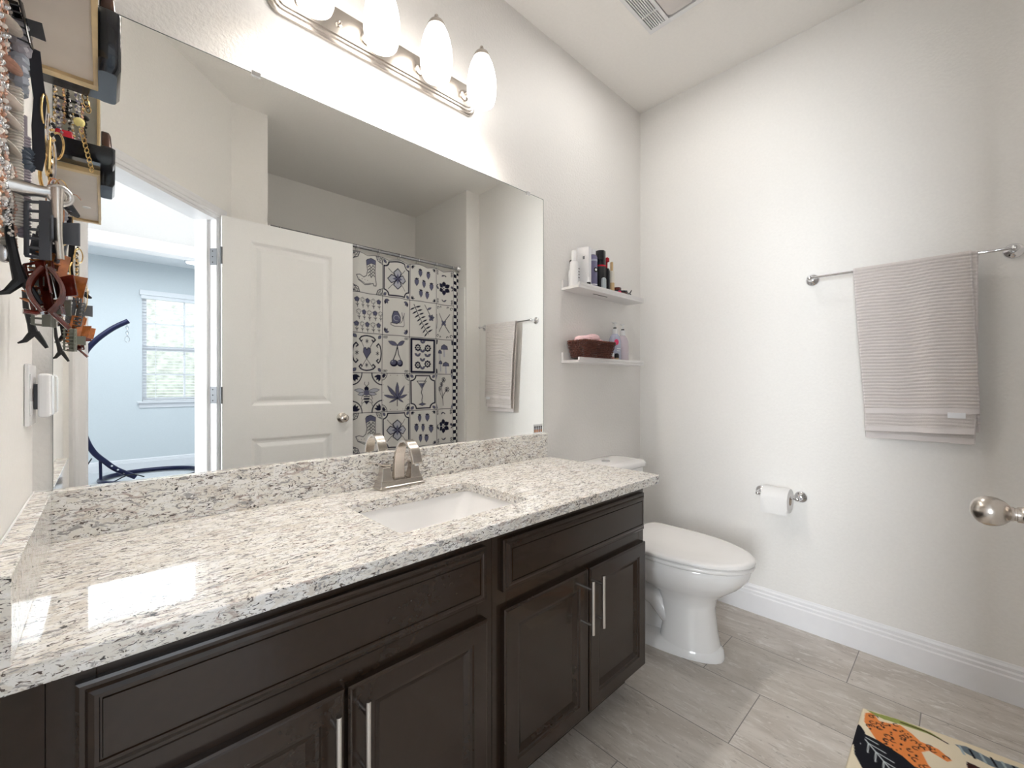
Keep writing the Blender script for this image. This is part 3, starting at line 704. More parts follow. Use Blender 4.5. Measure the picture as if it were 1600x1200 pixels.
for i in range(23):
    for yb0, f_ in ((0, 0), (1, 0)):
        xa0, xb0, ya0, yb1 = brect(0); xa1, xb1, ya1, yb2 = brect(1)
        u = i/22; wv.tube([(xa0+(xb0-xa0)*u, ya0 if yb0 == 0 else yb1, zb0-.002), (xa1+(xb1-xa1)*u, ya1 if yb0 == 0 else yb2, zb0+bh)], .002, 5)
for i in range(1, 10):
    for sd in (0, 1):
        a0, a1 = brect(0), brect(1); u = i/10
        wv.tube([(a0[sd], a0[2]+(a0[3]-a0[2])*u, zb0), (a1[sd], a1[2]+(a1[3]-a1[2])*u, zb0+bh)], .002, 5)
wv.box(x0, x1, y0, y1, zb0-.003, zb0+.001)
wv.build('woven_wall', brownw_m, bk)
cl = MB()
for i, (cx, cy, r_, zz) in enumerate(((1.655, -.07, .036, .075), (1.70, -.06, .034, .082), (1.745, -.07, .036, .090), (1.775, -.055, .034, .095), (1.685, -.045, .03, .080), (1.81, -.07, .022, .075))):
    n1 = 14; rings = []
    for a in range(1, n1):
        th_ = pi*a/n1; ring = []
        for b in range(18):
            ph = 2*pi*b/18; k = 1+.22*noise.noise(Vector((cx*30+math.cos(ph)*2, math.sin(ph)*2+i, th_*2)))
            ring.append((cx+r_*1.15*k*math.sin(th_)*math.cos(ph), cy+r_*.8*k*math.sin(th_)*math.sin(ph), Z2+zz-r_*.55*k*math.cos(th_)+.022))
        rings.append(ring)
    cl.loft(rings)
o_ = cl.build('folded_cloth', pink_m, None, smooth=True, auto=80); tag(o_, 'pale pink crumpled cloth in the wicker basket', 'cloth')
for x, r_, lab in ((1.842-.012, .014, 'black cap bottle standing in the basket behind the pink cloth'), (1.872+.02, .013, 'black rounded bottle between the basket and the pump bottles')):
    pass
tg = bottle('black_cap_bottle', 1.835, -.050, zb0+.0015, [(.013, 0), (.013, .075), (.014, .076), (.014, .094)], blackm_m, 'black-capped bottle poking out of the basket, right of the pink cloth')
tg = bottle('black_dome_bottle', 1.893, -.040, Z2, [(.017, 0), (.017, .085), (.014, .100), (.006, .110)], blackm_m, 'black dome-topped bottle between the basket and the pump bottles')
def pump_bottle(x, y, m_, label, hw=.040, hd=.024, h=.150):
    t = thing('pump_lotion_bottle', (x, y, Z2), label, 'bottle', None)
    rings = []
    for z, kx, ky in ((0, .94, .9), (.006, 1, 1), (h*.62, 1, 1), (h*.78, .93, .95), (h*.90, .74, .8), (h*.97, .50, .62), (h, .34, .5)):
        rings.append([(x+hw*kx*math.copysign(abs(math.cos(a))**.8, math.cos(a)), y+hd*ky*math.copysign(abs(math.sin(a))**.8, math.sin(a)), Z2+z) for a in [2*pi*i/28 for i in range(28)]])
    MB().loft(rings).build('body', m_, t, smooth=True, auto=50)
    MB().lathe([(.0145, 0), (.0145, .026), (.012, .028)], (x, y, Z2+h), n=18).build('collar', white_m, t, smooth=True)
    MB().lathe([(.0085, 0), (.0085, .007)], (x, y, Z2+h+.028), n=14).build('lock_ring', blackm_m, t, smooth=True)
    q = MB().lathe([(.0042, 0), (.0042, .022)], (x, y, Z2+h+.035), n=12); q.box(x-.020, x+.012, y-.006, y+.006, Z2+h+.055, Z2+h+.062); q.build('pump_nozzle', white_m, t, bevel=.002)
    return t
t = pump_bottle(1.958, -.062, lav_m, 'lavender pump lotion bottle with round magenta seal on the lower shelf', .042)
part(t, 'round_seal', mag_m, [(.0150, 0), (.0150, .001)], 1.935, -.0868, Z2+.105, axis=(-.2, -1, 0))
MB().box(1.940, 1.972, -.0872, -.0862, Z2+.070, Z2+.074).box(1.940, 1.965, -.0872, -.0862, Z2+.058, Z2+.062).build('label_lines', white_m, t)
pump_bottle(2.052, -.050, lilac_m, 'pinkish lilac pump lotion bottle, the right one on the lower shelf', .040)
t = bottle('nail_polish_bottle', 1.897, -.086, Z2, [(.011, 0), (.011, .024), (.009, .027)], mat('pink_brown_label', (.45, .2, .17), .4), 'tiny bottle with white cap in front of the pump bottles')
part(t, 'cap', white_m, [(.010, 0), (.010, .018), (.008, .02)], 1.897, -.086, Z2+.027)
t = bottle('nail_polish_bottle', 1.932, -.090, Z2, [(.010, 0), (.010, .022)], tan_m, 'tiny bottle with black cap in front of the lavender pump bottle')
part(t, 'cap', blackm_m, [(.0125, 0), (.0125, .014), (.009, .022), (.003, .024)], 1.932, -.090, Z2+.022)

# ================================================================== VANITY LIGHT
vl = thing('vanity_light_bar', (.69, 0, 2.22), 'brushed nickel four-lamp vanity light bar above the mirror', 'wall light')
def plate(z0, z1, x0, x1, c, ys):
    out = []
    for y, ins in ys:
        a, b, d, e_ = x0+ins, x1-ins, z0+ins, z1-ins; cc = c-ins*.4
        pts = []
        for (px, pz, a0) in ((b-cc, d+cc, -pi/2), (b-cc, e_-cc, 0), (a+cc, e_-cc, pi/2), (a+cc, d+cc, pi)):
            for i in range(5): an = a0+pi/2*i/4; pts.append((px+cc*math.cos(an), y, pz+cc*math.sin(an)))
        out.append(pts)
    return out
MB().loft(plate(2.166, 2.278, .328, 1.052, .03, [(-.0005, 0), (-.010, 0), (-.012, .004), (-.012, .010), (-.017, .013), (-.017, .019), (-.021, .022), (-.0215, .030)])).build('back_plate', nickel_m, vl, smooth=True, auto=30)
LX = [.412, .606, .800, .994]; LY = -.128
for i, x in enumerate(LX):
    q = MB().tube([(x, -.02, 2.222), (x, -.045, 2.222), (x, -.058, 2.235), (x, -.06, 2.262), (x, -.075, 2.30), (x, -.10, 2.325), (x, LY, 2.322)], .0065, 10)
    q.lathe([(.020, 0), (.019, .006), (.011, .010)], (x, -.0215, 2.222), (0, -1, 0), 18)
    q.build('arm', nickel_m, vl, smooth=True)
    MB().lathe([(.030, 0), (.0295, .006), (.024, .017), (.016, .024), (.009, .027), (.0055, .031), (.0055, .034), (.0075, .037), (.0065, .041), (.003, .044)], (x, LY, 2.306), n=24).build('cap', nickel_m, vl, smooth=True, auto=60)
    s_ = MB().lathe([(.044, 0), (.0485, .012), (.0525, .035), (.0535, .058), (.052, .085), (.047, .115), (.039, .142), (.029, .163), (.027, .165), (.036, .140), (.044, .113), (.049, .084), (.0505, .058), (.0495, .036), (.046, .014), (.042, .002)], (x, LY, 2.143), n=32, cap=False)
    so = s_.build('shade', shade_m, vl, smooth=True, auto=60)
    MB().lathe([(.004, -.0), (.018, .004), (.025, .018), (.026, .034), (.018, .055), (.013, .075), (.013, .10)], (x, LY, 2.165), n=16).build('bulb', bulb_m, so, smooth=True)
for x in (.52, ):
    MB().lathe([(.010, 0), (.010, .003), (.005, .005), (.006, .012), (.0035, .015)], (x, -.0215, 2.222), (0, -1, 0), 14).build('thumb_nut', nickel_m, vl, smooth=True)

# ================================================================== CEILING VENT
vf = thing('ceiling_exhaust_fan', (1.66, -.50, H), 'white square exhaust fan grille with light lens in the ceiling', 'exhaust fan')
vx0, vx1, vy0, vy1 = 1.51, 1.812, -.665, -.345
g_ = MB(); zg0, zg1 = H-.018, H-.0005
g_.box(vx0, vx1, vy1-.016, vy1, zg0, zg1).box(vx0, vx1, vy0, vy0+.016, zg0, zg1).box(vx1-.022, vx1, vy0+.016, vy1-.016, zg0, zg1).box(vx0, vx0+.022, vy0+.016, vy1-.016, zg0, zg1)
ly0, ly1 = -.565, -.445
g_.box(vx0+.022, vx1-.022, ly1, ly1+.012, zg0, zg1).box(vx0+.022, vx1-.022, ly0-.012, ly0, zg0, zg1)
for (a, b) in ((ly1+.012, vy1-.016), (vy0+.016, ly0-.012)):
    n_ = 8; p_ = (b-a)/n_
    for i in range(n_): g_.box(vx0+.022, vx1-.022, a+p_*(i+.0)+.0*p_, a+p_*(i+.52), zg0+.001, zg1-.003)
g_.box(vx1-.105, vx1-.100, vy0+.016, ly0-.012, zg0+.001, zg1).box(vx1-.105, vx1-.100, ly1+.012, vy1-.016, zg0+.001, zg1)
g_.build('grille', white_m, vf, bevel=.0008)
B(vx0+.005, vx1-.005, vy0+.005, vy1-.005, zg1-.002, zg1).build('dark_housing', dark_m, vf)
MB().loft([rr(vx0+.03, vx1-.03, ly0+.004, ly1-.004, zg1-.003, .02), rr(vx0+.03, vx1-.03, ly0+.004, ly1-.004, zg0+.001, .02), rr(vx0+.04, vx1-.04, ly0+.014, ly1-.014, zg0-.003, .02)]).build('light_lens', lens_m, vf, smooth=True)

# ================================================================== DOOR
HXp, HYp = .459, -1.425; ang = math.atan2(.014, .708)
Md = Matrix.Translation((HXp, HYp, 0)) @ Matrix.Rotation(ang, 4, 'Z')
dr = thing('door_1', (HXp, HYp, 0), kind='structure'); dr['label'] = 'white two-panel bathroom door standing open in front of the shower'
DW, DT, DZ0, DZ1 = .711, .035, .012, 2.032
db = MB(); pz = ((.22, .815), (1.000, 1.922)); px0, px1 = .137, .580
for a in (0, px1): db.box(a, px0 if a == 0 else DW, -DT, 0, DZ0, DZ1, Md)
for a, b in ((DZ0, pz[0][0]), (pz[0][1], pz[1][0]), (pz[1][1], DZ1)): db.box(px0, px1, -DT, 0, a, b, Md)
pf = [(0, 0), (.004, -.002), (.016, -.011), (.022, -.012), (.028, -.012), (.048, -.004), (.054, -.003)]
for a, b in pz:
    db.rectrings(px0, px1, a, b, pf, M=Md); db.rectrings(px0, px1, a, b, [(i_, -DT-y) for i_, y in pf], M=Md)
db.build('leaf', door_m, dr)
for sd in (1, -1):
    q = MB(); o0 = 0. if sd == 1 else -DT
    def KP(y): return Md @ Vector((DW-.070, o0+sd*y, .908))
    ax = (Md.to_3x3() @ Vector((0, sd, 0)))
    q.lathe([(.0325, 0), (.0325, .002), (.030, .0045), (.022, .0065), (.0135, .009), (.0125, .013), (.0125, .0165), (.0108, .0170), (.0108, .0195), (.0118, .0200), (.0118, .0235), (.0140, .0255), (.0195, .031), (.0235, .038), (.0250, .0455), (.0245, .053), (.0215, .0605), (.0160, .0665), (.0085, .0702), (.001, .0712)], KP(.0003), ax, 36)
    q.build('knob', nickel_m, dr, smooth=True, auto=60)
MB().box(DW-.0005, DW+.001, -DT+.005, -.005, .88, .94, Md).build('latch_plate', satin_m, dr)
for z in (.24, 1.063, 1.815):
    q = MB(); hz0, hz1 = z-.045, z+.045
    q.tube([(HXp-.004, HYp+.003, hz0), (HXp-.004, HYp+.003, hz1)], .006, 10)
    a, b = Vector((*dpt(OR_-.0085, -.003), 0)), Vector((-.7071, -.7071, 0)); nv = Vector((-.7071, .7071, 0))*.002
    vs = []
    for s2 in (0, .036):
        for zz in (hz0, hz1):
            for k in (0, 1): p = a+b*s2+nv*k; vs.append((p.x, p.y, zz))
    q.add(vs, [(0, 1, 3, 2), (4, 6, 7, 5), (0, 4, 5, 1), (2, 3, 7, 6), (0, 2, 6, 4), (1, 5, 7, 3)])
    q.box(.0, .001, -DT+.004, 0, hz0, hz1, Md)
    for zz in (hz0+.015, z, hz1-.015):
        p = a+b*.022+nv*1.1; q.cur = 1; q.lathe([(.0035, 0), (.0035, .0006)], p+Vector((0, 0, zz)), (-.7071, .7071, 0), 8); q.cur = 0
    q.build('hinge', [steel_m, dark_m], dr)

# ================================================================== SHOWER ROD + CURTAIN
RYc, RZc = -1.637, 2.098
rod = thing('shower_curtain_rod', (1.45, RYc, RZc), 'chrome shower curtain rod across the tub alcove', 'curtain rod')
MB().tube([(.715, RYc, RZc), (2.186, RYc, RZc)], .0125, 16).build('rod', rod_m, rod, smooth=True)
for x, a in ((.7135, 1), (2.1875, -1)):
    MB().lathe([(.030, 0), (.030, .004), (.024, .012), (.017, .020), (.0165, .03)], (x, RYc, RZc), (a, 0, 0), 24).build('end_flange', chrome_m, rod, smooth=True)

# --- printed artwork: painted into a numpy canvas, then stored on the cloth as dye colours
class Canvas:
    def __init__(s, W, Hh, res, bgc):
        s.res = res; s.nx = int(W/res)+1; s.ny = int(Hh/res)+1; s.a = np.empty((s.ny, s.nx, 3), np.float32); s.a[:] = bgc
        s.X, s.Y = np.meshgrid(np.arange(s.nx)*res, np.arange(s.ny)*res)
    def bb(s, p, m):
        p = np.asarray(p); x0, y0 = p.min(0)-m; x1, y1 = p.max(0)+m
        i0, i1 = max(0, int(x0/s.res)), min(s.nx, int(x1/s.res)+2); j0, j1 = max(0, int(y0/s.res)), min(s.ny, int(y1/s.res)+2)
        return (slice(j0, max(j0, j1)), slice(i0, max(i0, i1)))
    def blend(s, sl, cov, c): s.a[sl] = s.a[sl]*(1-cov[..., None]) + np.array(c, np.float32)*cov[..., None]
    def stroke(s, pts, w, c, closed=False):
        pts = list(pts); pts = pts+[pts[0]] if closed else pts; sl = s.bb(pts, w+s.res); X, Y = s.X[sl], s.Y[sl]
        if X.size == 0: return
        d = np.full(X.shape, 9., np.float32)
        for (ax, ay), (bx_, by_) in zip(pts[:-1], pts[1:]):
            vx, vy = bx_-ax, by_-ay; L2 = vx*vx+vy*vy+1e-12; t = np.clip(((X-ax)*vx+(Y-ay)*vy)/L2, 0, 1)
            d = np.minimum(d, np.hypot(X-ax-t*vx, Y-ay-t*vy))
        s.blend(sl, np.clip((w/2-d)/s.res+.5, 0, 1), c)
    def poly(s, pts, c, outline=None, ow=.003):
        sl = s.bb(pts, s.res); acc = 0
        if s.X[sl].size:
            for ox in (-.3, .3):
                for oy in (-.3, .3):
                    X, Y = s.X[sl]+ox*s.res, s.Y[sl]+oy*s.res; ins = np.zeros(X.shape, bool)
                    for k in range(len(pts)):
                        x1, y1 = pts[k-1]; x2, y2 = pts[k]
                        if y1 == y2: continue
                        ins ^= ((Y < y1) != (Y < y2)) & (X < (x2-x1)*(Y-y1)/(y2-y1)+x1)
                    acc = acc + ins
            s.blend(sl, acc/4., c)
        if outline is not None: s.stroke(pts, ow, outline, True)
    def disc(s, x, y, r, c, ry=None):
        ry = ry or r; s.poly([(x+r*math.cos(2*pi*i/16), y+ry*math.sin(2*pi*i/16)) for i in range(16)], c)
INK, MID, PALE, CLOTH = (.006, .006, .026), (.11, .115, .19), (.42, .43, .50), (.66, .65, .63)
TWx, TWz = .235, .2865
class Tile:
    def __init__(s, cv, ox, oy, w=TWx, h=TWz): s.c = cv; s.ox, s.oy, s.w, s.h = ox, oy, w, h
    def p(s, pts): return [(s.ox+x*s.w, s.oy+y*s.h) for x, y in pts]
    def st(s, pts, w=.0045, c=INK, closed=False): s.c.stroke(s.p(pts), w*1.3, c, closed)
    def po(s, pts, c=INK, o=None, ow=.003): s.c.poly(s.p(pts), c, o, ow)
    def di(s, x, y, r, c=INK): s.c.disc(s.ox+x*s.w, s.oy+y*s.h, r*s.w, c)
    def leaf(s, x, y, a, L, wd, c=INK, o=None):
        dx, dy = math.cos(a), math.sin(a); pts = []
        for t in (0, .2, .45, .7, 1): pts.append((t, wd*math.sin(pi*min(1, t*.95+.03))))
        q = [(x+dx*L*t-dy*L*k, y+(dy*L*t+dx*L*k)*s.w/s.h) for t, k in pts] + [(x+dx*L*t+dy*L*k, y+(dy*L*t-dx*L*k)*s.w/s.h) for t, k in reversed(pts)]
        s.po(q, c, o)
    def arc(s, x, y, r, a0, a1, w=.005, c=INK): s.st([(x+r*math.cos(a0+(a1-a0)*i/10), y+r*math.sin(a0+(a1-a0)*i/10)*s.w/s.h) for i in range(11)], w, c)
def corners(t, fn):
    for cx, cy, sx, sy in ((0, 0, 1, 1), (1, 0, -1, 1), (0, 1, 1, -1), (1, 1, -1, -1)): fn(cx, cy, sx, sy)
def t_boot(t):
    t.po([(.46, .85), (.50, .90), (.62, .93), (.76, .87), (.74, .60), (.75, .40), (.78, .28), (.77, .22), (.70, .22), (.68, .28), (.58, .25), (.40, .21), (.18, .30), (.12, .42), (.22, .44), (.36, .40), (.46, .46), (.50, .60)], CLOTH, INK, .005)
    t.po([(.46, .85), (.50, .90), (.62, .93), (.76, .87), (.75, .76), (.62, .80), (.47, .74)], MID, INK, .003)
    for y in (.70, .62, .54, .46): t.st([(.52, y), (.58, y+.05), (.62, y-.03), (.68, y+.05), (.72, y)], .004)
    for x in (.2, .3, .4, .5): t.di(x, .34, .012)
    t.st([(.2, .31), (.42, .24), (.6, .28)], .003)
    def fan(cx, cy, sx, sy):
        for k in range(4):
            a = pi/2*k/3; t.st([(cx+sx*.04, cy+sy*.03), (cx+sx*.22*math.cos(a), cy+sy*.18*math.sin(a))], .003)
        t.st([(cx+sx*.22, cy+sy*.01), (cx+sx*.17, cy+sy*.12), (cx+sx*.02, cy+sy*.18)], .004)
        for k in range(3): t.di(cx+sx*(.06+.05*k), cy+sy*(.14-.05*k), .018)
    corners(t, fan)
def t_flowers(t):
    for r in range(3):
        for k in range(5):
            x = .14+.18*k + (.06 if r == 1 else 0); y = .82-.30*r; f = (k+r) % 2 == 0
            for i in range(5): a = 2*pi*i/5+pi/2; t.di(x+.045*math.cos(a), y+.038*math.sin(a), .036, INK); t.di(x+.045*math.cos(a), y+.038*math.sin(a), .024, MID if f else CLOTH)
            t.di(x, y, .03, MID if f else CLOTH); t.st([(x+.01, y-.06), (x+.02, y-.19)], .003); t.st([(x+.015, y-.15), (x-.03, y-.11)], .003); t.st([(x+.015, y-.15), (x+.055, y-.11)], .003)
def t_heart(t):
    for a0 in range(4):
        a = a0*pi/2; R = lambda x, y: (.5+(x*math.cos(a)-y*math.sin(a)), .5+(x*math.sin(a)+y*math.cos(a))*.95)
        t.st([R(-.20, .30), R(-.26, .36), R(-.20, .42), R(-.10, .45), R(0, .46), R(.10, .45), R(.20, .42), R(.26, .36), R(.20, .30), R(.16, .35)], .0075)
        t.st([R(-.20, .30), R(-.16, .34)], .005)
    t.po([(.5, .36), (.38, .52), (.39, .62), (.46, .64), (.5, .58), (.54, .64), (.61, .62), (.62, .52)], MID, INK, .005)
    t.st([(.5, .36), (.70, .12)], .003); t.st([(.5, .36), (.30, .12)], .003); t.st([(.40, .64), (.30, .80)], .003); t.st([(.60, .64), (.7, .8)], .003)
    for x, y in ((.5, .80), (.5, .2), (.17, .5), (.83, .5)):
        for k in range(3): a = pi*k/3+.5; t.st([(x-.05*math.cos(a), y-.05*math.sin(a)), (x+.05*math.cos(a), y+.05*math.sin(a))], .0035)
    corners(t, lambda cx, cy, sx, sy: t.leaf(cx+sx*.05, cy+sy*.04, math.atan2(sy, sx), .14, .35, MID, INK))
def t_bee(t):
    def cor(cx, cy, sx, sy):
        a0 = math.atan2(0, sx); t.st([(cx+sx*.34*math.cos(a), cy+sy*.30*math.sin(a)) for a in [pi/2*i/8 for i in range(9)]], .0065)
        for k in (.3, .8, 1.25): t.leaf(cx+sx*.06, cy+sy*.05, math.atan2(sy*math.sin(k), sx*math.cos(k)), .22, .22)
    corners(t, cor)
    for s2 in (-1, 1):
        t.leaf(.5+s2*.06, .54, math.atan2(.12, s2), .34, .18, PALE, INK); t.leaf(.5+s2*.06, .48, math.atan2(-.1, s2), .24, .2, PALE, INK)
        for dy in (.0, -.1, -.18): t.st([(.5, .48+dy), (.5+s2*.15, .42+dy), (.5+s2*.18, .34+dy)], .003)
        t.st([(.5, .66), (.5+s2*.07, .72), (.5+s2*.06, .77)], .003)
    t.di(.5, .60, .075, INK); t.di(.5, .50, .09, MID); t.po([(.40, .42), (.42, .28), (.5, .20), (.58, .28), (.60, .42)], INK)
    for y in (.38, .31): t.st([(.42, y), (.58, y)], .005, CLOTH)
def frame_notch(t, w=.008):
    pts = []
    for (cx, cy, a0) in ((.05, .05, pi/2), (.95, .05, pi), (.95, .95, 1.5*pi), (.05, .95, 0)):
        q = [(cx+.16*math.cos(a), cy+.14*math.sin(a)) for a in [a0-pi/2*i/5 for i in range(6)]]
        pts += q if cx < .5 and cy < .5 or True else q
    order = []
    for (cx, cy, a0) in ((.05, .05, pi/2), (.95, .05, pi), (.95, .95, 1.5*pi), (.05, .95, 2*pi)):
        order += [(cx+.17*math.cos(a), cy+.14*math.sin(a)) for a in [a0-pi/2*i/5 for i in range(6)]]
    t.st(order, w, INK, True)
    corners(t, lambda cx, cy, sx, sy: t.leaf(cx+sx*.04, cy+sy*.03, math.atan2(sy, sx), .13, .35, MID, INK))
def t_cross(t):
    frame_notch(t)
    for k in range(4):
        a = pi/4+k*pi/2; t.st([(.5, .5), (.5+.42*math.cos(a), .5+.40*math.sin(a))], .003)
        b = k*pi/2; c_, s2 = math.cos(b), math.sin(b)
        R = lambda x, y: (.5+x*c_-y*s2, .5+(x*s2+y*c_)*.85)
        t.po([R(.02, 0), R(.10, .09), R(.20, .13), R(.32, 0), R(.20, -.13), R(.10, -.09)], PALE, INK, .0065)
        t.po([R(.0, 0), R(.08, .04), R(.17, 0), R(.08, -.04)], MID)
def t_snail(t):
    t.po([(.30, .28), (.42, .24), (.74, .25), (.78, .30), (.76, .42), (.74, .54), (.70, .42), (.62, .34), (.40, .32), (.30, .34)], CLOTH, INK, .0045)
    t.st([(.70, .45), (.66, .62)], .004); t.st([(.75, .5), (.78, .62)], .004)
    t.po([(.34, .33), (.33, .50), (.38, .64), (.50, .64), (.60, .50), (.60, .38), (.48, .31)], MID, INK, .005)
    t.arc(.47, .46, .09, 0, 5, .003, PALE)
    def cr(cx, cy, sx, sy):
        for k in (-.5, .2, .9): t.leaf(cx+sx*.10, cy+sy*.08, math.atan2(sy*(1-k), sx*(k+.5)), .14, .25, MID if k > 0 else INK, INK)
    corners(t, cr)
def t_cherry(t):
    t.st([(.5, .72), (.44, .5), (.38, .36)], .005); t.st([(.5, .72), (.54, .5), (.62, .36)], .005)
    t.leaf(.5, .74, 2.7, .30, .22, MID, INK); t.leaf(.5, .74, .5, .34, .2, MID, INK)
    for x in (.40, .60): t.di(x, .27, .115, INK); t.di(x-.02, .29, .08, MID); t.di(x-.05, .31, .02, PALE)
    def cr(cx, cy, sx, sy):
        for i in range(3): t.arc(cx+sx*(.07+.05*i), cy+sy*.06, .03, 0, 5, .003)
    corners(t, cr)
def t_hemp(t):
    for a, L in ((pi/2, .52), (pi/2+.60, .50), (pi/2-.60, .50), (pi/2+1.30, .42), (pi/2-1.30, .42), (pi/2+2.1, .26), (pi/2-2.1, .26)): t.leaf(.5, .34, a, L, .105, MID, INK)
    t.st([(.5, .36), (.5, .14)], .004)
    def cr(cx, cy, sx, sy):
        t.st([(cx+sx*.20*math.cos(a), cy+sy*.18*math.sin(a)) for a in [pi/2*i/6 for i in range(7)]], .004)
        for k in (.2, .8, 1.3): t.leaf(cx+sx*.03, cy+sy*.03, math.atan2(sy*math.sin(k), sx*math.cos(k)), .14, .25)
    corners(t, cr)
    for x in (.3, .5, .7):
        for y in (.05, .95): t.di(x, y, .012)
    for y in (.3, .5, .7):
        for x in (.05, .95): t.di(x, y, .012)
def t_berry(t):
    for x, y in ((.35, .78), (.68, .78), (.22, .52), (.50, .50), (.80, .46), (.38, .22), (.64, .20)):
        t.po([(x-.07, y+.05), (x-.06, y-.03), (x, y-.11), (x+.06, y-.03), (x+.07, y+.05), (x, y+.08)], MID, INK, .003)
        t.leaf(x, y+.07, 2.6, .08, .3); t.leaf(x, y+.07, .5, .08, .3); t.leaf(x, y+.07, 1.6, .07, .3)
    def cr(cx, cy, sx, sy):
        for k in (.2, .8, 1.3): t.leaf(cx+sx*.05, cy+sy*.04, math.atan2(sy*math.sin(k), sx*math.cos(k)), .12, .18)
    corners(t, cr)
def t_fern(t):
    t.st([(.14, .90), (.30, .60), (.52, .34), (.72, .12)], .004)
    for i in range(8):
        f = i/7; x, y = .18+.50*f, .82-.66*f
        t.leaf(x, y, .3+f*.3, .22, .13); t.leaf(x, y, -2.6+f*.4, .20, .13)
    t.st([(.55, .92), (.70, .74), (.82, .56)], .004)
    for a in (.2, 1.2, -1., -2., 2.4): t.leaf(.80, .58, a, .12, .3, MID, INK)
    t.leaf(.66, .80, .5, .16, .2, MID, INK)
def t_panel(t):
    t.st([(.07, .05), (.93, .05), (.93, .95), (.07, .95)], .013, INK, True)
    for x, y in ((.30, .24), (.30, .72), (.70, .28), (.70, .72)):
        for i in range(8): a = 2*pi*i/8; t.di(x+.085*math.cos(a), y+.075*math.sin(a), .037, INK)
        t.di(x, y, .05, CLOTH); t.di(x, y, .03, INK)
    for x, y in ((.30, .48), (.70, .48), (.50, .60), (.5, .35), (.5, .85), (.5, .13)):
        t.leaf(x, y, .8, .15, .25, MID, INK); t.leaf(x, y, 2.4, .15, .25, MID, INK)
def t_martini(t):
    frame_notch(t); t.po([(.26, .80), (.66, .80), (.48, .58)], CLOTH, INK, .005); t.po([(.34, .74), (.60, .74), (.48, .60)], MID)
    t.st([(.48, .58), (.44, .48), (.50, .38), (.46, .28), (.48, .18)], .006); t.po([(.32, .16), (.48, .20), (.64, .16), (.48, .12)], MID, INK, .004); t.st([(.50, .66), (.68, .90)], .004)
def t_six(t):
    for i in range(6): a = pi/6+i*pi/3; t.leaf(.5+.06*math.cos(a), .5+.05*math.sin(a), a, .27, .42, INK)
    t.di(.5, .5, .05, CLOTH); t.di(.5, .5, .035, INK)
    for x, y, a in ((.5, .90, pi/2), (.5, .10, -pi/2), (.08, .5, pi), (.92, .5, 0)): t.arc(x-.08*math.cos(a), y-.08*math.sin(a), .12, a-1.1, a+1.1, .006); t.leaf(x, y, a+2.2, .12, .25, MID, INK)
    corners(t, lambda cx, cy, sx, sy: [t.arc(cx+sx*.10, cy+sy*(.06+.07*k), .04, 0, 5, .004) for k in range(2)])
def t_star(t):
    for a in (.75, 2.4, 3.9, 5.5): t.st([(.5, .48), (.5+.40*math.cos(a), .48+.38*math.sin(a))], .0045)
    for k in range(4): t.leaf(.5, .48, pi/4+k*pi/2, .16, .3, MID, INK)
    corners(t, lambda cx, cy, sx, sy: [t.arc(cx+sx*.12, cy+sy*.10, .06, 0, 4.6, .004), t.arc(cx+sx*.30, cy+sy*.07, .04, 0, 4, .004)])
    t.st([(.04, .3), (.08, .5), (.04, .7)], .003); t.st([(.96, .3), (.92, .5), (.96, .7)], .003)
def t_mush(t):
    for x, y, r in ((.55, .72, .18), (.30, .60, .13), (.35, .30, .12), (.65, .24, .15)):
        t.st([(x, y), (x+.02, y-.20)], .009, PALE); t.po([(x-r, y), (x-r*.8, y+r*.5), (x, y+r*.8), (x+r*.8, y+r*.5), (x+r, y)], MID, INK, .004)
    corners(t, lambda cx, cy, sx, sy: t.po([(cx+sx*.03, cy+sy*.02), (cx+sx*.12, cy+sy*.02), (cx+sx*.10, cy+sy*.14), (cx+sx*.03, cy+sy*.16)], INK))
def t_sprig(t):
    t.st([(.52, .10), (.50, .40), (.42, .66), (.55, .86)], .004); t.st([(.5, .35), (.70, .55)], .004); t.st([(.5, .3), (.3, .5)], .004)
    for x, y in ((.55, .84), (.30, .58), (.72, .56), (.42, .70)):
        for i in range(5): a = 2*pi*i/5; t.arc(x+.05*math.cos(a), y+.045*math.sin(a), .045, 0, 6.2, .0035)
    corners(t, lambda cx, cy, sx, sy: t.po([(cx+sx*.03, cy+sy*.02), (cx+sx*.11, cy+sy*.02), (cx+sx*.03, cy+sy*.18)], MID))
GRID = [[t_boot, t_flowers, t_heart, t_bee], [t_cross, t_snail, t_cherry, t_hemp], [t_berry, t_fern, t_panel, t_martini], [t_six, t_star, t_mush, t_sprig]]
CX0c, CX1c, CZ0c, CZ1c = .730, 2.190, .050, 2.066
res = .0032
cv = Canvas(CX1c-CX0c, CZ1c-CZ0c, res, CLOTH)
edges_x = [.553, .788, 1.023, 1.258, 1.493, 1.725, 1.955, 2.125]
for ci in range(len(edges_x)-1):
    ex0, ex1 = edges_x[ci]-CX0c, edges_x[ci+1]-CX0c
    for r_ in range(8):
        oy = (CZ1c-CZ0c) - (r_+1)*TWz - .004
        GRID[(ci+1) % 4][r_ % 4](Tile(cv, ex0, oy, ex1-ex0, TWz))
    cv.stroke([(ex1, 0), (ex1, 2.1)], .0045, INK)
for r_ in range(9): cv.stroke([(0, (CZ1c-CZ0c)-r_*TWz-.004), (2.125-CX0c, (CZ1c-CZ0c)-r_*TWz-.004)], .0045, INK)
sl = cv.X > (2.128-CX0c); chk = ((np.floor((cv.X-(2.128-CX0c))/.031)+np.floor(cv.Y/.0285)) % 2) > .5
cv.a[sl & chk] = (.004, .004, .02); cv.a[sl & ~chk] = (.78, .78, .76)
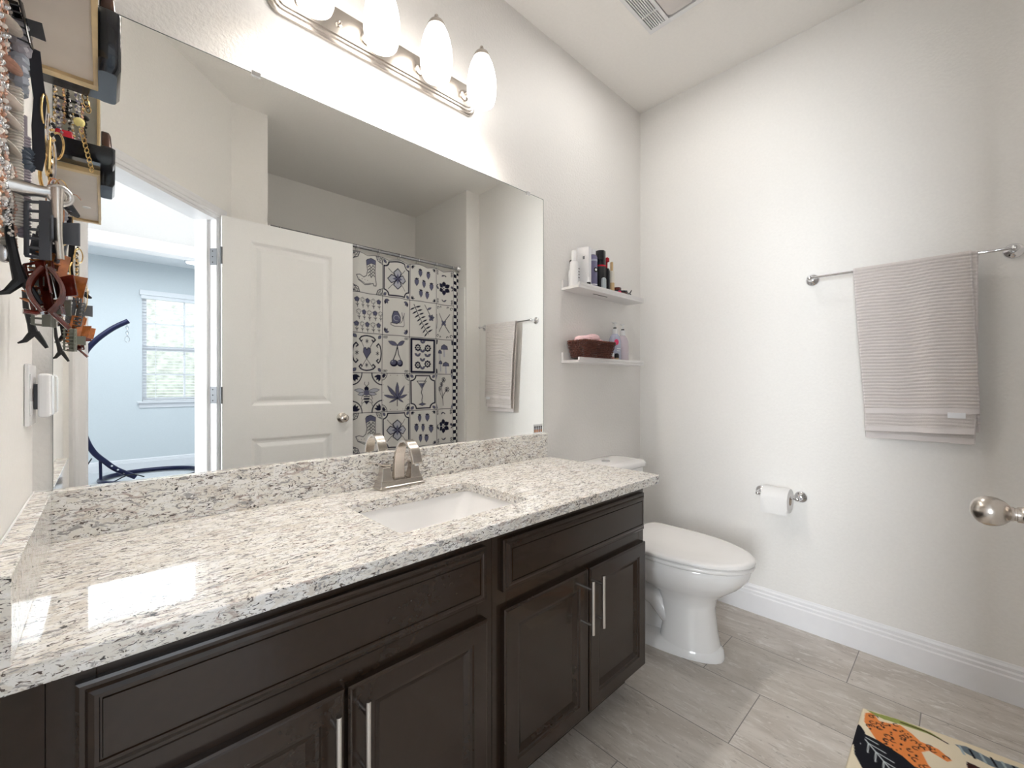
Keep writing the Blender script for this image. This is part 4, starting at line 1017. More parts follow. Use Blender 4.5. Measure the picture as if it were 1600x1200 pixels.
def cloth_grid(name, cvx, fn, m_, parent=None):
    nx_, ny_ = cvx.nx, cvx.ny; P = fn(cvx.X, cvx.Y).reshape(-1, 3)
    me = bpy.data.meshes.new(name); me.vertices.add(nx_*ny_); me.vertices.foreach_set('co', P.astype(np.float32).ravel())
    i = np.arange(nx_-1)[None, :] + np.arange(ny_-1)[:, None]*nx_
    q = np.stack([i, i+1, i+1+nx_, i+nx_], -1).reshape(-1, 4)
    me.loops.add(q.size); me.loops.foreach_set('vertex_index', q.ravel().astype(np.int32))
    me.polygons.add(len(q)); me.polygons.foreach_set('loop_start', np.arange(0, q.size, 4, dtype=np.int32)); me.polygons.foreach_set('loop_total', np.full(len(q), 4, np.int32))
    me.update(); me.validate()
    at = me.color_attributes.new('print', 'FLOAT_COLOR', 'POINT'); c4 = np.ones((nx_*ny_, 4), np.float32); c4[:, :3] = cvx.a.reshape(-1, 3)
    at.data.foreach_set('color', c4.ravel()); me.polygons.foreach_set('use_smooth', np.ones(len(q), bool)); me.materials.append(m_)
    o = bpy.data.objects.new(name, me); col.objects.link(o)
    if parent: o.parent = parent
    return o
hooks_x = [.80+.165*i for i in range(9)]
def curt_fn(X, Y):
    x = X+CX0c; z = Y+CZ0c; d = (CZ1c-z)
    y = -1.640 + .010*np.sin(2*pi*(x-.80)/.165+pi/2)*(.6+.4*np.clip(d, 0, 1)) + .006*np.sin(x*23+z*1.3) + .003*np.sin(z*5+x*9)
    sag = .012*(1-np.abs(np.cos(pi*(x-.80)/.165)))*np.clip(1-d/.25, 0, 1)
    return np.stack([x + .004*np.sin(z*4), y, z-sag], -1)
ct_o = cloth_grid('shower_curtain', cv, curt_fn, curt_m)
tag(ct_o, 'white shower curtain printed with navy illustrated tiles and checkered edge', 'shower curtain')
for i, x in enumerate(hooks_x):
    q = MB().tube([(x+.0*math.cos(a), RYc+.021*math.cos(a), RZc-.008+.023*math.sin(a)) for a in [2*pi*k/18 for k in range(18)]], .0016, 6, closed=True)
    o_ = q.build('curtain_ring', chrome_m, None, smooth=True); tag(o_, 'thin metal ring holding the shower curtain on the rod', 'curtain ring', 'curtain rings along the shower rod')

# ================================================================== BATH MAT
MRES = .0025; MW, MH = .80, .48
cm = Canvas(MW, MH, MRES, (.84, .74, .56))
class MT(Tile): pass
mt = MT(cm, 0, 0, 1, 1)
ORG, BLK, GRY, OLV, BRN = (.80, .26, .07), (.01, .01, .015), (.16, .20, .23), (.30, .34, .09), (.05, .015, .012)
# local frame: x = along the long edge away from the shown corner, y = across (0 at the edge near the right wall)
leop = [(.012, .03), (.03, .015), (.05, .05), (.075, .045), (.10, .035), (.13, .06), (.15, .085), (.19, .09), (.22, .12), (.21, .135), (.17, .115), (.155, .135), (.17, .18), (.215, .25), (.26, .31), (.30, .35), (.33, .42), (.26, .42), (.20, .36), (.15, .30), (.09, .22), (.045, .14), (.015, .08)]
cm.poly(leop, ORG)
for i in range(420):
    x, y = rnd.uniform(.01, .33), rnd.uniform(.01, .42)
    ins = False
    for k in range(len(leop)):
        (x1, y1), (x2, y2) = leop[k-1], leop[k]
        if (y < y1) != (y < y2) and x < (x2-x1)*(y-y1)/(y2-y1)+x1: ins = not ins
    if ins:
        a = rnd.uniform(0, pi); r_ = rnd.uniform(.003, .006)
        if rnd.random() < .35: cm.stroke([(x+.007*math.cos(a+k), y+.007*math.sin(a+k)) for k in (0, .8, 1.6, 2.4, 3.2, 4.)], .0035, BLK)
        else: cm.disc(x, y, r_*.6, BLK, r_)
cm.poly([(.012, .008), (.04, .010), (.09, .006), (.14, .012), (.17, .018), (.20, .035), (.16, .030), (.11, .030), (.06, .032), (.03, .022)], OLV); cm.stroke([(.10, .018), (.16, .022), (.21, .045)], .005, BRN)
def mleaf(x, y, a, L, w_, c, vein=None):
    dx, dy = math.cos(a), math.sin(a); up_ = [(t, w_*math.sin(pi*t)**.8) for t in (0, .12, .3, .5, .7, .88, 1)]
    cm.poly([(x+dx*L*t-dy*L*k, y+dy*L*t+dx*L*k) for t, k in up_]+[(x+dx*L*t+dy*L*k, y+dy*L*t-dx*L*k) for t, k in up_[::-1]], c)
    if vein: cm.stroke([(x, y), (x+dx*L*.95, y+dy*L*.95)], .0025, vein)
mleaf(.005, .14, .95, .34, .22, BLK)
for k in range(9):
    t0 = .02+.035*k; bx, by_ = .005+math.cos(.95)*t0, .14+math.sin(.95)*t0
    for sg in (-1, 1): cm.stroke([(bx, by_), (bx+.045*math.cos(.95+sg*.55), by_+.045*math.sin(.95+sg*.55))], .003, (.55, .6, .62))
cm.stroke([(.01, .147), (.19, .40)], .003, (.55, .6, .62))
mleaf(.0, .10, 1.5, .12, .2, BLK)
cm.poly([(.225, .035), (.25, .025), (.30, .040), (.35, .030), (.42, .040), (.47, .055), (.42, .080), (.36, .075), (.30, .075), (.25, .060)], GRY)
for k in range(10): cm.stroke([(.235+.022*k, .035), (.245+.022*k, .068)], .006, BLK if k % 2 else (.40, .47, .5))
for x, y, a in ((.30, .155, -2.3), (.27, .185, 2.7), (.335, .175, 1.3)): mleaf(x, y, a, .075, .28, BRN)
cm.stroke([(.30, .155), (.36, .16), (.42, .185)], .003, BRN)
for k in range(5):
    mleaf(.46, .13+.03*k, -.5-.1*k, .10, .22, GRY, BLK); mleaf(.46, .13+.03*k, pi+.5+.1*k, .10, .22, GRY, BLK)
cm.stroke([(.46, .08), (.46, .34)], .004, BLK)
for k in range(4):
    mleaf(.60+.03*k, .06+.02*k, .2+.3*k, .12, .16, OLV, (.15, .2, .05)); mleaf(.58+.02*k, .08+.03*k, 2.4, .10, .16, OLV)
mleaf(.45, .38, .4, .2, .2, ORG); mleaf(.55, .33, 1.0, .15, .25, BRN); mleaf(.66, .30, 2.0, .16, .25, GRY, BLK)
cm.disc(.38, .30, .03, ORG); cm.disc(.70, .2, .03, ORG)
mo = Vector((1.893, -1.092)); mdir = Vector((.055, -.36)).normalized(); mside = Vector((-1, -.012)).normalized()
def mat_fn(X, Y):
    x = mo.x+mdir.x*X+mside.x*Y; y = mo.y+mdir.y*X+mside.y*Y
    e_ = np.minimum(np.minimum(X, MW-X), np.minimum(Y, MH-Y)); z = .0105*np.clip(e_/.006, 0, 1)**.4 + .0012 + .001*np.sin(X*9)
    bow = .012*np.sin(np.clip(X/.45, 0, 1)*pi)*(1-Y/MH); return np.stack([x+bow, y, z], -1)
mat_o = cloth_grid('bath_mat', cm, mat_fn, mat_m); tag(mat_o, 'cream bath mat printed with an orange leopard and leaves, on the tiled floor', 'bath mat')

# ================================================================== OUTLET + PLUG-IN (left wall)
ol = thing('wall_outlet_plate', (XL, -.075, 1.10), 'white outlet cover plate on the left wall beside the mirror', 'outlet')
B(XL+.0005, XL+.007, -.132, -.018, 1.045, 1.163).build('plate', white_m, ol, bevel=.002)
for z in (1.078, 1.130): B(XL+.007, XL+.0085, -.122, -.094, z-.014, z+.014).build('socket', white_m, ol, bevel=.001)
pg = thing('plug_in_air_freshener', (XL+.02, -.06, 1.10), 'white rounded plug-in device on the outlet beside the mirror', 'plug-in device')
MB().box(XL+.0085, XL+.014, -.078, -.040, 1.075, 1.125).build('plug_neck', greyp_m, pg)
MB().box(XL+.014, XL+.0325, -.092, -.028, 1.059, 1.146).build('housing', white_m, pg, bevel=.006, bseg=3)
MB().box(XL+.0325, XL+.0335, -.085, -.035, 1.064, 1.141).build('front_cover', white_m, pg, bevel=.0004)

# ================================================================== JEWELRY CLUTTER (left wall)
jr = thing('jewelry_shelf_box', (XL, -.47, 1.668), 'beige wall box with light wooden frame high on the left wall', 'wall shelf')
jx0, jx1, jy0, jy1, jz0, jz1 = XL+.001, -.008, -.71, -.227, 1.668, 1.93
fm = MB(); e = .010
for z in (jz0, jz1-.012):
    fm.box(jx0, jx1, jy0, jy0+.018, z, z+.012).box(jx0, jx1, jy1-.018, jy1, z, z+.012).box(jx0, jx0+.014, jy0+.018, jy1-.018, z, z+.012).box(jx1-.006, jx1, jy0+.018, jy1-.018, z, z+.012)
for y in (jy0, jy1-.012): fm.box(jx1-.006, jx1, y, y+.012, jz0+.012, jz1-.012).box(jx0, jx0+.010, y, y+.012, jz0+.012, jz1-.012)
fm.build('frame', oak_m, jr, bevel=.0008)
MB().box(jx0+.014, jx1-.006, jy0+.018, jy1-.018, jz0+.006, jz0+.010).build('bottom_panel', beige_m, jr)
MB().box(jx0+.010, jx1-.006, jy1-.008, jy1-.005, jz0+.012, jz1-.012).box(jx1-.004, jx1-.001, jy0+.012, jy1-.012, jz0+.012, jz1-.012).box(jx0+.010, jx1-.006, jy0+.005, jy0+.008, jz0+.012, jz1-.012).build('side_panel', mat('grey_beige_panel', (.40, .39, .34), .4), jr)
MB().lathe([(.010, 0), (.010, .0008)], (-.040, -.555, jz0+.0060), (0, 0, -1), 16).build('round_sticker', white_m, jr)
MB().tube([(-.075+.025*i/6, -.50+.05*math.sin(i*.5), jz0+.0055) for i in range(7)], .0012, 5).build('brown_mark', tortl_m, jr)
bn = thing('black_tray', (0, -.26, 1.648), 'glossy black tray with rounded edges hanging at the front of the beige wall box', 'tray')
MB().loft([rr(-.0075, .016, -.345, -.236, 1.648, .008), rr(-.0075, .021, -.352, -.230, 1.658, .009), rr(-.0075, .022, -.354, -.228, 1.748, .009), rr(-.0075, .019, -.351, -.231, 1.751, .009)]).build('front_pocket', black_m, bn, smooth=True, auto=50)
MB().loft([rr(XL+.002, .016, -.2255, -.172, 1.680, .008), rr(XL+.002, .020, -.2255, -.170, 1.690, .008), rr(XL+.002, .020, -.2255, -.170, 1.722, .008)]).build('side_pocket', black_m, bn, smooth=True, auto=50)
t = thing('hair_brush', (.005, -.29, 1.752), 'dark brown item standing in the black tray on the wall box', 'brush')
MB().loft([rr(-.006, .016, -.335, -.245, 1.7515, .008), rr(-.006, .013, -.335, -.25, 1.79, .008), rr(-.006, .010, -.33, -.26, 1.80, .006)]).build('handle', mat('dark_brown_plastic', (.05, .018, .012), .2), t, smooth=True)
# black pegs toward the mirror with thin jewelry
hk_z = [1.885, 1.855, 1.825, 1.795]
pegs = []
for i, z in enumerate(hk_z):
    t = thing('jewelry_peg', (XL, -.195, z), 'black peg with knob end on the left wall near the mirror, behind the beige box', 'peg', 'black pegs behind the beige box')
    MB().tube([(XL+.0005, -.195, z), (-.035, -.195, z-.001*i)], .0035, 8).build('rod', blackm_m, t, smooth=True)
    MB().ball((-.033, -.195, z-.001*i), .0065, 8).build('knob', blackm_m, t, smooth=True)
def strand(x, y, z0, L, w_, m_, label, group, r=.0022, gap=1.15, tw=0., n=None, name='beaded_necklace', mats=None, cat='necklace', ax='y', pend=None):
    """loop necklace hanging from (x,y,z0): narrow U shape in the plane of the wall"""
    q = MB(); P = []; steps = 200
    for i in range(steps+1):
        f = i/steps*2-1; h = (1-abs(f)**2.4); s__ = math.copysign(abs(f)**.8, f)
        P.append(Vector((x + tw*math.sin(f*5+z0*40), y + w_*s__ if True else y, z0 - L*h)))
    P = [Vector((p.x + .0015*math.sin(k*.3), p.y, p.z)) for k, p in enumerate(P)]
    dist = 0; last = None; k = 0; acc = 1e9
    for a, b in zip(P[:-1], P[1:]):
        seg = (b-a).length; acc += seg
        if acc >= r*2*gap:
            q.cur = k % (len(mats) if mats else 1); q.ball(b, r*(1+.25*((k*7) % 3-1)), 5); k += 1; acc = 0
    q.cur = 0
    q.tube(P[::4], r*.22, 4, cap=False)
    if pend: q.ball(P[steps//2]+Vector((0, 0, -pend)), pend, 8, 1.3)
    o = q.build(name, mats if mats else m_, None, smooth=True, auto=80); tag(o, label, cat, group); return o
def ringset(c, r, t_, m_, label, name='bangle', tilt=0., cat='bracelet', group=None, ry=None):
    c = Vector(c); pts = [c + Matrix.Rotation(tilt, 3, 'Z') @ Vector((.25*r*math.cos(a), r*.55*math.cos(a), (ry or r)*math.sin(a))) for a in [2*pi*k/24 for k in range(24)]]
    o = MB().tube(pts, t_, 8, closed=True).build(name, m_, None, smooth=True); tag(o, label, cat, group); return o
# wall rail carrying the jewelry
rail = thing('jewelry_rail', (XL, -.47, 1.66), 'slim white rail on the left wall carrying rows of hanging necklaces', 'rail')
MB().box(XL+.0005, XL+.006, -.60, -.34, 1.640, 1.662).build('strip', shelf_m, rail, bevel=.001)
for i in range(9): MB().tube([(XL+.005, -.585+i*.028, 1.652), (XL+.016, -.585+i*.028, 1.650), (XL+.018, -.585+i*.028, 1.656)], .0014, 6).build('hook', gold_m, rail, smooth=True)
gN = 'rose and copper bead necklaces at the far left'
for i in range(9):
    x = XL+.010+.0030*(i % 3); y = -.560+.016*i
    strand(x, y, 1.645-.004*(i % 2), .20+.022*(i*5 % 7), .007+.002*(i % 3), rose_m, 'rose and copper bead necklace hanging in the dense bunch at the left edge', gN, r=.0021+.0005*(i % 3), mats=[[rose_m, copper_m], [copper_m, pearl_m], [rose_m, pearl_m, silver_m]][i % 3])
for i, (z, m_) in enumerate(((1.595, cream_m), (1.545, rose_m), (1.50, pearl_m), (1.475, pearl_m), (1.44, cream_m))):
    q = MB(); c = Vector((XL+.020, -.475+.004*i, z)); rings = []
    for zz, r_ in ((-.003, .003), (-.002, .018), (0, .022), (.002, .018), (.003, .003)): rings.append([c + Matrix.Rotation(.35+.1*i, 3, 'Y') @ Vector((r_*.55*math.cos(a), r_*math.sin(a), zz)) for a in [2*pi*k/16 for k in range(16)]])
    q.loft(rings); o_ = q.build('shell_pendant', m_, None, smooth=True); tag(o_, ['pale oval', 'rose oval', 'upper white oval', 'lower white oval', 'lowest cream oval'][i] + ' shell pendant over the copper necklaces', 'pendant')
# beaded long strands (cream coil and grey)
for i, (x, y, z0, L, m_, lab) in enumerate(((-.0885, -.44, 1.53, .19, cream_m, 'thick cream coiled strand hanging left of the bangles'), (-.0825, -.43, 1.47, .14, mat('mauve_grey_cord', (.34, .30, .34), .7), 'thick mauve grey coiled strand hanging just right of the cream strand'), (-.095, -.435, 1.45, .15, cream_m, 'long beige coiled strand under the grey scrunchie'))):
    q = MB()
    n_ = int(L/.0042)
    for k in range(n_):
        zc_ = z0-L*k/n_; q.tube([(x+.0065*math.cos(a), y+.0065*math.sin(a), zc_+.0012*math.sin(a)) for a in [2*pi*j/10 for j in range(10)]], .0021, 5, closed=True)
    q.tube([(x, y, z0+.03), (x, y, z0-L)], .0045, 8)
    o_ = q.build('coiled_strand', m_, None, smooth=True, auto=80); tag(o_, lab, 'necklace')
def scrunchie(c, r, t_, m_, label, tilt):
    q = MB(); pts = []; rad = []
    for k in range(36):
        a = 2*pi*k/36; pts.append(Vector(c)+Matrix.Rotation(tilt, 3, 'Z') @ Vector((.3*r*math.cos(a), r*.6*math.cos(a), r*math.sin(a)))); rad.append(t_*(1+.18*math.sin(k*2.1)))
    q.tube(pts, rad, 8, closed=True); o = q.build('scrunchie', m_, None, smooth=True); tag(o, label, 'hair tie'); return o
scrunchie((-.083, -.44, 1.600), .016, .008, greyc_m, 'grey satin scrunchie hanging below the black clip', .3)
scrunchie((-.086, -.43, 1.555), .022, .009, mat('striped_cloth', (.30, .33, .38), .6, bscale=30, var=.6), 'blue-grey striped hair tie above the cream coiled strand', .6)
scrunchie((-.080, -.43, 1.44), .010, .008, mat('slate_cloth', (.08, .10, .13), .8), 'dark slate hair tie around the coiled strands', .2)
scrunchie((-.088, -.43, 1.475), .010, .007, mat('slate_cloth2', (.09, .11, .14), .8), 'slate blue hair tie just above the dark one', .2)
# black ribbon / headband
q = MB()
rb = [(-.072, -.43, 1.60), (-.069, -.43, 1.56), (-.066, -.43, 1.53), (-.068, -.43, 1.49), (-.067, -.43, 1.45), (-.070, -.43, 1.43)]
for a, b in zip(rb[:-1], rb[1:]): q.add([(a[0]-.006, a[1], a[2]), (a[0]+.006, a[1]+.004, a[2]), (b[0]+.006, b[1]+.004, b[2]), (b[0]-.006, b[1], b[2])], [(0, 1, 2, 3)])
o_ = q.build('black_ribbon', mat('black_cloth', (.008, .008, .015), .6), None); o_.modifiers.new('s', 'SOLIDIFY').thickness = .002; tag(o_, 'black ribbon headband hanging between the coiled strands and the bangles', 'headband')
claw_clip(Vector((-.079, -.44, 1.620)), RZ(.9) @ RY(1.3), .62, black_m, 'black claw clip clipped at the top beside the beige wall box')
# bangles and hoops in gold and silver
for i, (u, z, r_, ry, m_, lab) in enumerate(((-.062, 1.520, .020, .024, gold_m, 'thin gold hoop, highest of the bangles'), (-.059, 1.498, .018, .022, silver_m, 'silver hoop overlapping the highest gold hoop'),
        (-.060, 1.462, .022, .030, gold_m, 'large gold bangle on the left wall'), (-.057, 1.452, .020, .032, silver_m, 'large silver bangle next to the large gold bangle'), (-.063, 1.440, .020, .026, gold_m, 'lowest gold bangle above the metal rail'), (-.052, 1.485, .018, .020, gold_m, 'small gold hoop beside the silver hoop'))):
    ringset((u, -.42+.006*i, z), r_, .0014 if i in (0, 1, 5) else .0022, m_, lab, tilt=.2+.2*i, ry=ry)
for i, (x, z, L) in enumerate(((-.0555, 1.52, .06), (-.056, 1.47, .045))):
    strand(x, -.405, z, L, .006, silver_m, ['pearl and gold bracelet dangling beside the upper hoops', 'pearl and gold bracelet dangling inside the large bangles'][i], None, r=.0020, mats=[pearl_m, gold_m, blackm_m], name='charm_bracelet', cat='bracelet')
# long thin wires loops
for i, (w_, L, x) in enumerate(((.020, .095, -.045), (.016, .085, -.052))):
    pts = [(x+.010*math.sin(a)*w_/.02, -.42+w_*math.sin(a), 1.425-L*.5+L*.5*math.cos(a)) for a in [2*pi*k/30 for k in range(30)]]
    o_ = MB().tube(pts, .0008, 5, closed=True).build('thin_choker', [gold_m, tortl_m][i], None, smooth=True); tag(o_, ['thin gold wire choker looping above the metal rail', 'thin brown cord choker looping above the metal rail'][i], 'necklace')
# metal towel-hook arm with ring
hk = thing('metal_hook_arm', (XL, -.45, 1.395), 'brushed metal hook arm projecting from the left wall, holding hair clips', 'hook')
MB().tube([(XL+.0005, -.455, 1.392), (-.083, -.452, 1.392), (-.066, -.45, 1.393), (-.052, -.45, 1.394)], [.013, .011, .0080, .0078], 16).build('arm', satin_m, hk, smooth=True)
MB().tube([(-.046+.0105*math.cos(a), -.447+.006*math.cos(a), 1.394+.0115*math.sin(a)) for a in [2*pi*k/20 for k in range(20)]], .0042, 10, closed=True).build('ring', satin_m, hk, smooth=True)
MB().tube([(-.0475, -.462, 1.398), (-.0475, -.464, 1.372), (-.0465, -.464, 1.335), (-.0445, -.462, 1.300)], [.0068, .0060, .0048, .0042], 12).build('stem', nickel_m, hk, smooth=True)
MB().tube([(-.042, -.44, 1.388), (-.034, -.43, 1.378), (-.028, -.425, 1.375)], [.007, .006, .003], 8).build('bracket_tab', black_m, hk, smooth=True)
# claw clips on the stem
claw_clip(Vector((-.051, -.450, 1.340)), RZ(-.75) @ RY(pi/2) @ RX(.2), .92, greyp_m, 'large grey claw clip, upper one on the metal hook')
claw_clip(Vector((-.060, -.415, 1.322)), RZ(-.4) @ RY(pi/2+.15) @ RX(1.2), .80, greyp_m, 'grey claw clip pressed to the wall behind the large grey one')
claw_clip(Vector((-.052, -.450, 1.262)), RZ(-.75) @ RY(pi/2-.2) @ RX(.3), .85, tort_m, 'dark red tortoiseshell claw clip under the grey clips')
claw_clip(Vector((-.045, -.410, 1.275)), RZ(-.5) @ RY(pi/2+.2) @ RX(-.8), .90, tortl_m, 'amber tortoiseshell claw clip with open slots, right of the dark red one')
claw_clip(Vector((-.058, -.36, 1.245)), RZ(-.7) @ RY(pi/2) @ RX(.1), .70, oliveg_m, 'grey-green claw clip hanging lowest toward the mirror')
claw_clip(Vector((-.064, -.445, 1.268)), RZ(-.6) @ RY(pi/2) @ RX(1.3), .36, oliveg_m, 'small olive grey claw clip behind the dark red one')
# tortoise rounded jaws (two bowed shells)
t = thing('banana_clip', (-.058, -.46, 1.24), 'rounded dark red tortoiseshell jaw clip with pronged foot', 'hair clip')
q = MB()
for s2 in (-1, 1):
    for k in range(5):
        a0 = .3*k; pts = [(-.058+s2*(.003+.013*math.sin(pi*j/8)), -.462+.006*k-.012, 1.285-.062*j/8) for j in range(9)]
        q.tube(pts, .0028, 6)
q.build('jaws', tort_m, t, smooth=True)
q = MB().tube([(-.060, -.462, 1.228), (-.068, -.465, 1.222), (-.079, -.468, 1.223)], .0035, 8).tube([(-.056, -.462, 1.228), (-.044, -.46, 1.214), (-.036, -.458, 1.204)], .0032, 8)
q.build('prong', tort_m, t, smooth=True)
# long black fork clips
def fork(c, L, label, sc_=1.):
    x, y, z = c; t = thing('fork_hair_clip', c, label, 'hair clip')
    q = MB().tube([(x-.004, y, z+L), (x-.002, y, z+L*.6), (x+.003, y, z+L*.25), (x+.008*sc_, y, z)], [.0035*sc_, .0045*sc_, .0055*sc_, .0075*sc_], 8)
    q.build('shaft', blackm_m, t, smooth=True)
    q = MB().tube([(x+.008*sc_, y, z+.004), (x-.004*sc_, y-.004, z-.014*sc_), (x-.013*sc_, y-.006, z-.019*sc_)], [.007*sc_, .0042*sc_, .0015*sc_], 8)
    q.tube([(x+.010*sc_, y, z+.004), (x+.020*sc_, y, z-.014*sc_), (x+.026*sc_, y, z-.026*sc_)], [.006*sc_, .0045*sc_, .003*sc_], 8)
    q.build('fork', blackm_m, t, smooth=True)
fork((-.090, -.455, 1.262), .105, 'long black forked hair clip hanging at the far left of the clips')
fork((-.089, -.30, 1.205), .07, 'short black forked hair clip hanging toward the mirror', .8)
for i, (x, y, z) in enumerate(((-.0975, -.455, 1.345), (-.097, -.45, 1.30))):
    o_ = MB().ball((x, y, z), .008, 10, 1.5).build('dangling_charm', [mat('smoke_glass', (.30, .30, .30), .15), silver_m][i], None, smooth=True); tag(o_, ['smoky round charm hanging at the left edge', 'silver charm hanging low at the left edge'][i], 'charm')
for i in range(3):
    strand(-.0925+.002*i, -.47+.012*i, 1.42, .085+.012*i, .004, silver_m, ['thin silver chain beside the black forked clip', 'thin pearl chain beside the black forked clip', 'rose bead chain beside the black forked clip'][i], None, r=.0018, mats=[[silver_m], [pearl_m], [rose_m]][i], name='thin_chain')
# jewelry hanging on the pegs next to the mirror
gJ = 'mixed bead strands on the black pegs'
for i in range(12):
    mm = [[silver_m, blackm_m], [pearl_m, gold_m], [purple_m, pearl_m], [greyc_m, silver_m], [rose_m, gold_m], [blackm_m]][i % 6]
    strand(-.092+.0052*i, -.195-.004*(i % 3), hk_z[i % 4]-.002, .07+.012*(i % 5), .010, mm[0], 'short mixed bead strand hanging on the black pegs near the mirror', gJ, r=.0026, mats=mm, name='bead_strand')
o_ = MB().ball((-.045, -.19, 1.775), .011, 10).build('yellow_pompom', mat('pale_yellow', (.80, .70, .30), .8), None, smooth=True); tag(o_, 'pale yellow round charm among the bead strands near the mirror', 'charm')
o_ = MB().loft([rr(-.088, -.052, -.215, -.185, 1.7225, .006), rr(-.086, -.056, -.212, -.188, 1.745, .006)]).build('red_pouch', red_m, None, smooth=True); tag(o_, 'small bright red pouch in the black tray near the mirror', 'pouch')
# gold chain hanging over the tray
q = MB(); 
for k in range(9):
    c = Vector((-.040+.0022*k, -.1665, 1.745-.011*k)); q.tube([c+Vector((.0035*math.cos(a), (.0015 if k % 2 else 0)*math.sin(a), .0072*math.sin(a))) for a in [2*pi*j/10 for j in range(10)]], .0012, 5, closed=True)
o_ = q.build('gold_chain', gold_m, None, smooth=True); tag(o_, 'gold link chain dangling over the black tray', 'necklace')
# light switch style white rails beside the pegs
o_ = MB().box(XL+.0005, XL+.004, -.25, -.235, 1.42, 1.66).build('hanging_strip', oak_m, None, bevel=.0005); tag(o_, 'narrow light wooden strip on the left wall under the beige box', 'wall strip')

# ================================================================== BEDROOM
wn_ = thing('window_1', (.8, BY, .9), kind='structure')
q = MB()
q.box(WX0, WX0+.05, BY-.10, BY-.05, WZ0, WZ1).box(WX1-.05, WX1, BY-.10, BY-.05, WZ0, WZ1).box(WX0+.05, WX1-.05, BY-.10, BY-.05, WZ0, WZ0+.05).box(WX0+.05, WX1-.05, BY-.10, BY-.05, WZ1-.05, WZ1).box(WX0+.05, WX1-.05, BY-.10, BY-.05, 1.57, 1.63)
xm = (WX0+WX1)/2
for x in (xm, ): q.box(x-.012, x+.012, BY-.09, BY-.06, WZ0+.05, 1.57).box(x-.012, x+.012, BY-.09, BY-.06, 1.63, WZ1-.05)
for z in (1.25, 1.93): q.box(WX0+.05, WX1-.05, BY-.088, BY-.062, z-.012, z+.012)
q.build('window_frame', trim_m, wn_)
B(WX0+.05, WX1-.05, BY-.078, BY-.074, WZ0+.05, WZ1-.05).build('window_pane', glass_m, wn_)
MB().box(WX0-.05, WX1+.05, BY-.05, BY+.045, WZ0-.022, WZ0).box(WX0-.03, WX1+.03, BY, BY+.014, WZ0-.085, WZ0-.022).build('window_sill', trim_m, wn_, bevel=.002)
bl = thing('window_blind', (.8, BY, 2.3), 'white slatted blind on the bedroom window seen in the mirror', 'window blind')
MB().box(WX0-.01, WX1+.01, BY-.03, BY+.03, WZ1-.06, WZ1+.015).box(WX0-.025, WX1+.025, BY+.001, BY+.045, WZ1-.015, WZ1+.05).build('head_rail', blind_m, bl, bevel=.003)
q = MB(); z = WZ0+.03
while z < WZ1-.07:
    q.add([(WX0+.008, BY-.044, z+.003), (WX1-.008, BY-.044, z+.003), (WX1-.008, BY-.002, z-.001), (WX0+.008, BY-.002, z-.001), (WX0+.008, BY-.044, z+.006), (WX1-.008, BY-.044, z+.006), (WX1-.008, BY-.002, z+.002), (WX0+.008, BY-.002, z+.002)], [(0, 1, 2, 3), (4, 5, 6, 7), (0, 1, 5, 4), (1, 2, 6, 5), (2, 3, 7, 6), (3, 0, 4, 7)]); z += .040
for x in (WX0+.14, xm, WX1-.14): q.box(x-.003, x+.003, BY-.003, BY-.001, WZ0+.01, WZ1-.05)
q.build('slats', blind_m, bl)
MB().box(WX0+.008, WX1-.008, BY-.044, BY-.002, WZ0+.003, WZ0+.02).build('bottom_rail', blind_m, bl)
for i, (x, y) in enumerate(((-.06, -5.45), (.86, -5.72))):
    t = thing('recessed_ceiling_light', (x, y, 2.74), ['flat white disc light on the bedroom ceiling, left in the mirror', 'flat white disc light on the bedroom ceiling above the window'][i], 'ceiling light')
    MB().lathe([(.10, 0), (.10, .012), (.085, .018)], (x, y, 2.7395), (0, 0, -1), 28).build('trim_ring', white_m, t, smooth=True)
    MB().lathe([(.084, 0), (.080, .004)], (x, y, 2.7215), (0, 0, -1), 28).build('diffuser', mat('diffuser_lit', (.9, .93, .95), .4, emit=(.9, .96, 1), estr=1.2), t, smooth=True)
for nm, x, y, r_, lab in (('hall_fill_housing', .1, -2.0, .2, 'round flush housing added for the unseen fill light in the hall behind the doorway'), ('bedroom_fill_housing', .1, -4.3, .25, 'round flush housing added for the unseen fill light in the middle of the bedroom')):  # unseen housings added to go with the hall and bedroom fill lights
    t = thing(nm, (x, y, 2.74), lab, 'ceiling light')
    MB().lathe([(r_, 0), (r_, .03), (r_*.9, .045)], (x, y, 2.7395 if y < -2.3 else H-.0005), (0, 0, -1), 28).build('housing', white_m, t, smooth=True)
# hanging chair stand
hs = thing('hanging_chair_stand', (.35, -5.3, 0), 'curved dark navy metal hanging chair stand in the bedroom', 'hanging chair stand')
yy = -5.3
arcp = [(.263, .04), (.10, .15), (.009, .245), (-.089, .37), (-.155, .545), (-.20, .80), (-.21, 1.02), (-.19, 1.30), (-.153, 1.465), (-.068, 1.604), (.036, 1.719), (.12, 1.79), (.20, 1.845)]
def smoothp(P, n=6):
    out = []
    for i in range(len(P)-1):
        p0, p1, p2, p3 = P[max(0, i-1)], P[i], P[i+1], P[min(len(P)-1, i+2)]
        for k in range(n):
            t_ = k/n; out.append(tuple(.5*((2*b)+(-a+c)*t_+(2*a-5*b+4*c-d)*t_*t_+(-a+3*b-3*c+d)*t_**3) for a, b, c, d in zip(p0, p1, p2, p3)))
    out.append(tuple(P[-1])); return out
MB().tube([(x, yy, z) for x, z in smoothp(arcp)], .028, 14).build('mast', navy_m, hs, smooth=True)
MB().tube([(.42+.46*math.cos(a), -5.33+.44*math.sin(a), .036) for a in [2*pi*k/48 for k in range(48)]], .026, 12, closed=True).build('base_ring', navy_m, hs, smooth=True)
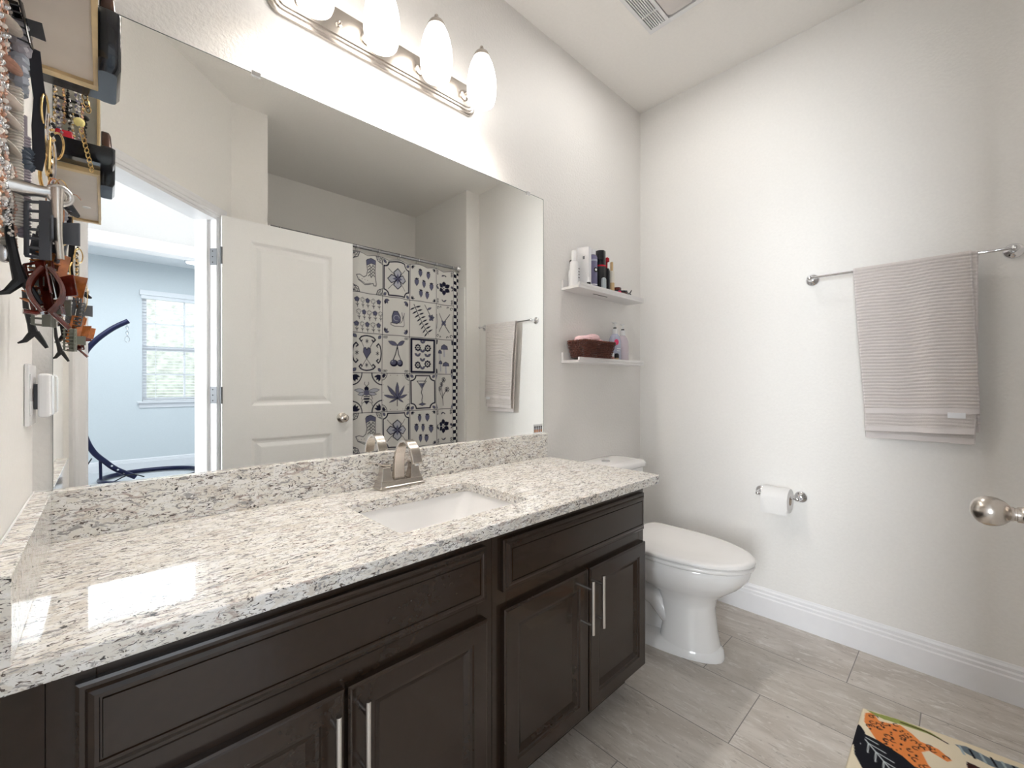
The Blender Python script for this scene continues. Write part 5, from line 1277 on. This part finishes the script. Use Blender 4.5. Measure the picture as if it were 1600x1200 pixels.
MB().tube([(-.03, yy, .04), (-.035, yy, .30)], .014, 10).tube([(-.035, yy, .28), (.06, yy, .20)], .010, 8).build('brace', navy_m, hs, smooth=True)
for i in range(3): MB().lathe([(.010, 0), (.010, .003)], (.16-.05*i, yy+.028, .10+.05*i), (0, 1, 0), 8).build('bolt', silver_m, hs)
q = MB()
for k in range(5):
    q.tube([(.19+(.010*math.cos(a) if k % 2 else 0), yy+(0 if k % 2 else .010*math.cos(a)), 1.80-.030*k+.018*math.sin(a)) for a in [2*pi*j/14 for j in range(14)]], .003, 6, closed=True)
q.tube([(.19+.02*math.cos(a), yy, 1.635+.035*math.sin(a)) for a in [2*pi*j/16 for j in range(16)]], .0035, 6, closed=True)
q.build('hanging_chain', silver_m, hs, smooth=True)
pts = smoothp([(-.10, .32), (-.17, .15), (-.13, .03), (.02, .02), (.2, .10), (.33, .06)])
o_ = MB().tube([(x, yy+.16, max(z, .012)) for x, z in pts], .006, 6).build('power_cord', blackm_m, None, smooth=True); tag(o_, 'thin black cord curling at the foot of the hanging chair stand', 'cord')
# outside the window
S(B(-12, 12, -30, BY-.2, -.3, -.2).build('floor_lawn', lawn_m))
for i, (x, y, r_) in enumerate(((-4.2, -14.5, 2.3), (1.0, -14, 2.4), (6.4, -14.5, 2.4))):
    q = MB(); rings = []
    for a in range(1, 20):
        th_ = pi*a/20; rings.append([(x+r_*math.sin(th_)*math.cos(p)*(1+.3*noise.noise(Vector((math.cos(p)*4, math.sin(p)*4+i*9, th_*4)))), y+r_*.7*math.sin(th_)*math.sin(p), 2.3-r_*1.1*math.cos(th_)*(1+.25*noise.noise(Vector((math.cos(p)*5+3, math.sin(p)*5, th_*5))))) for p in [2*pi*j/28 for j in range(28)]])
    q.loft(rings)
    t = thing('garden_shrub', (x, y, -.2), ['rounded green shrub outside the bedroom window, left', 'rounded green shrub outside the bedroom window, middle', 'rounded green shrub outside the bedroom window, right'][i], 'shrub')
    q.build('foliage', leaf_m, t, smooth=True)
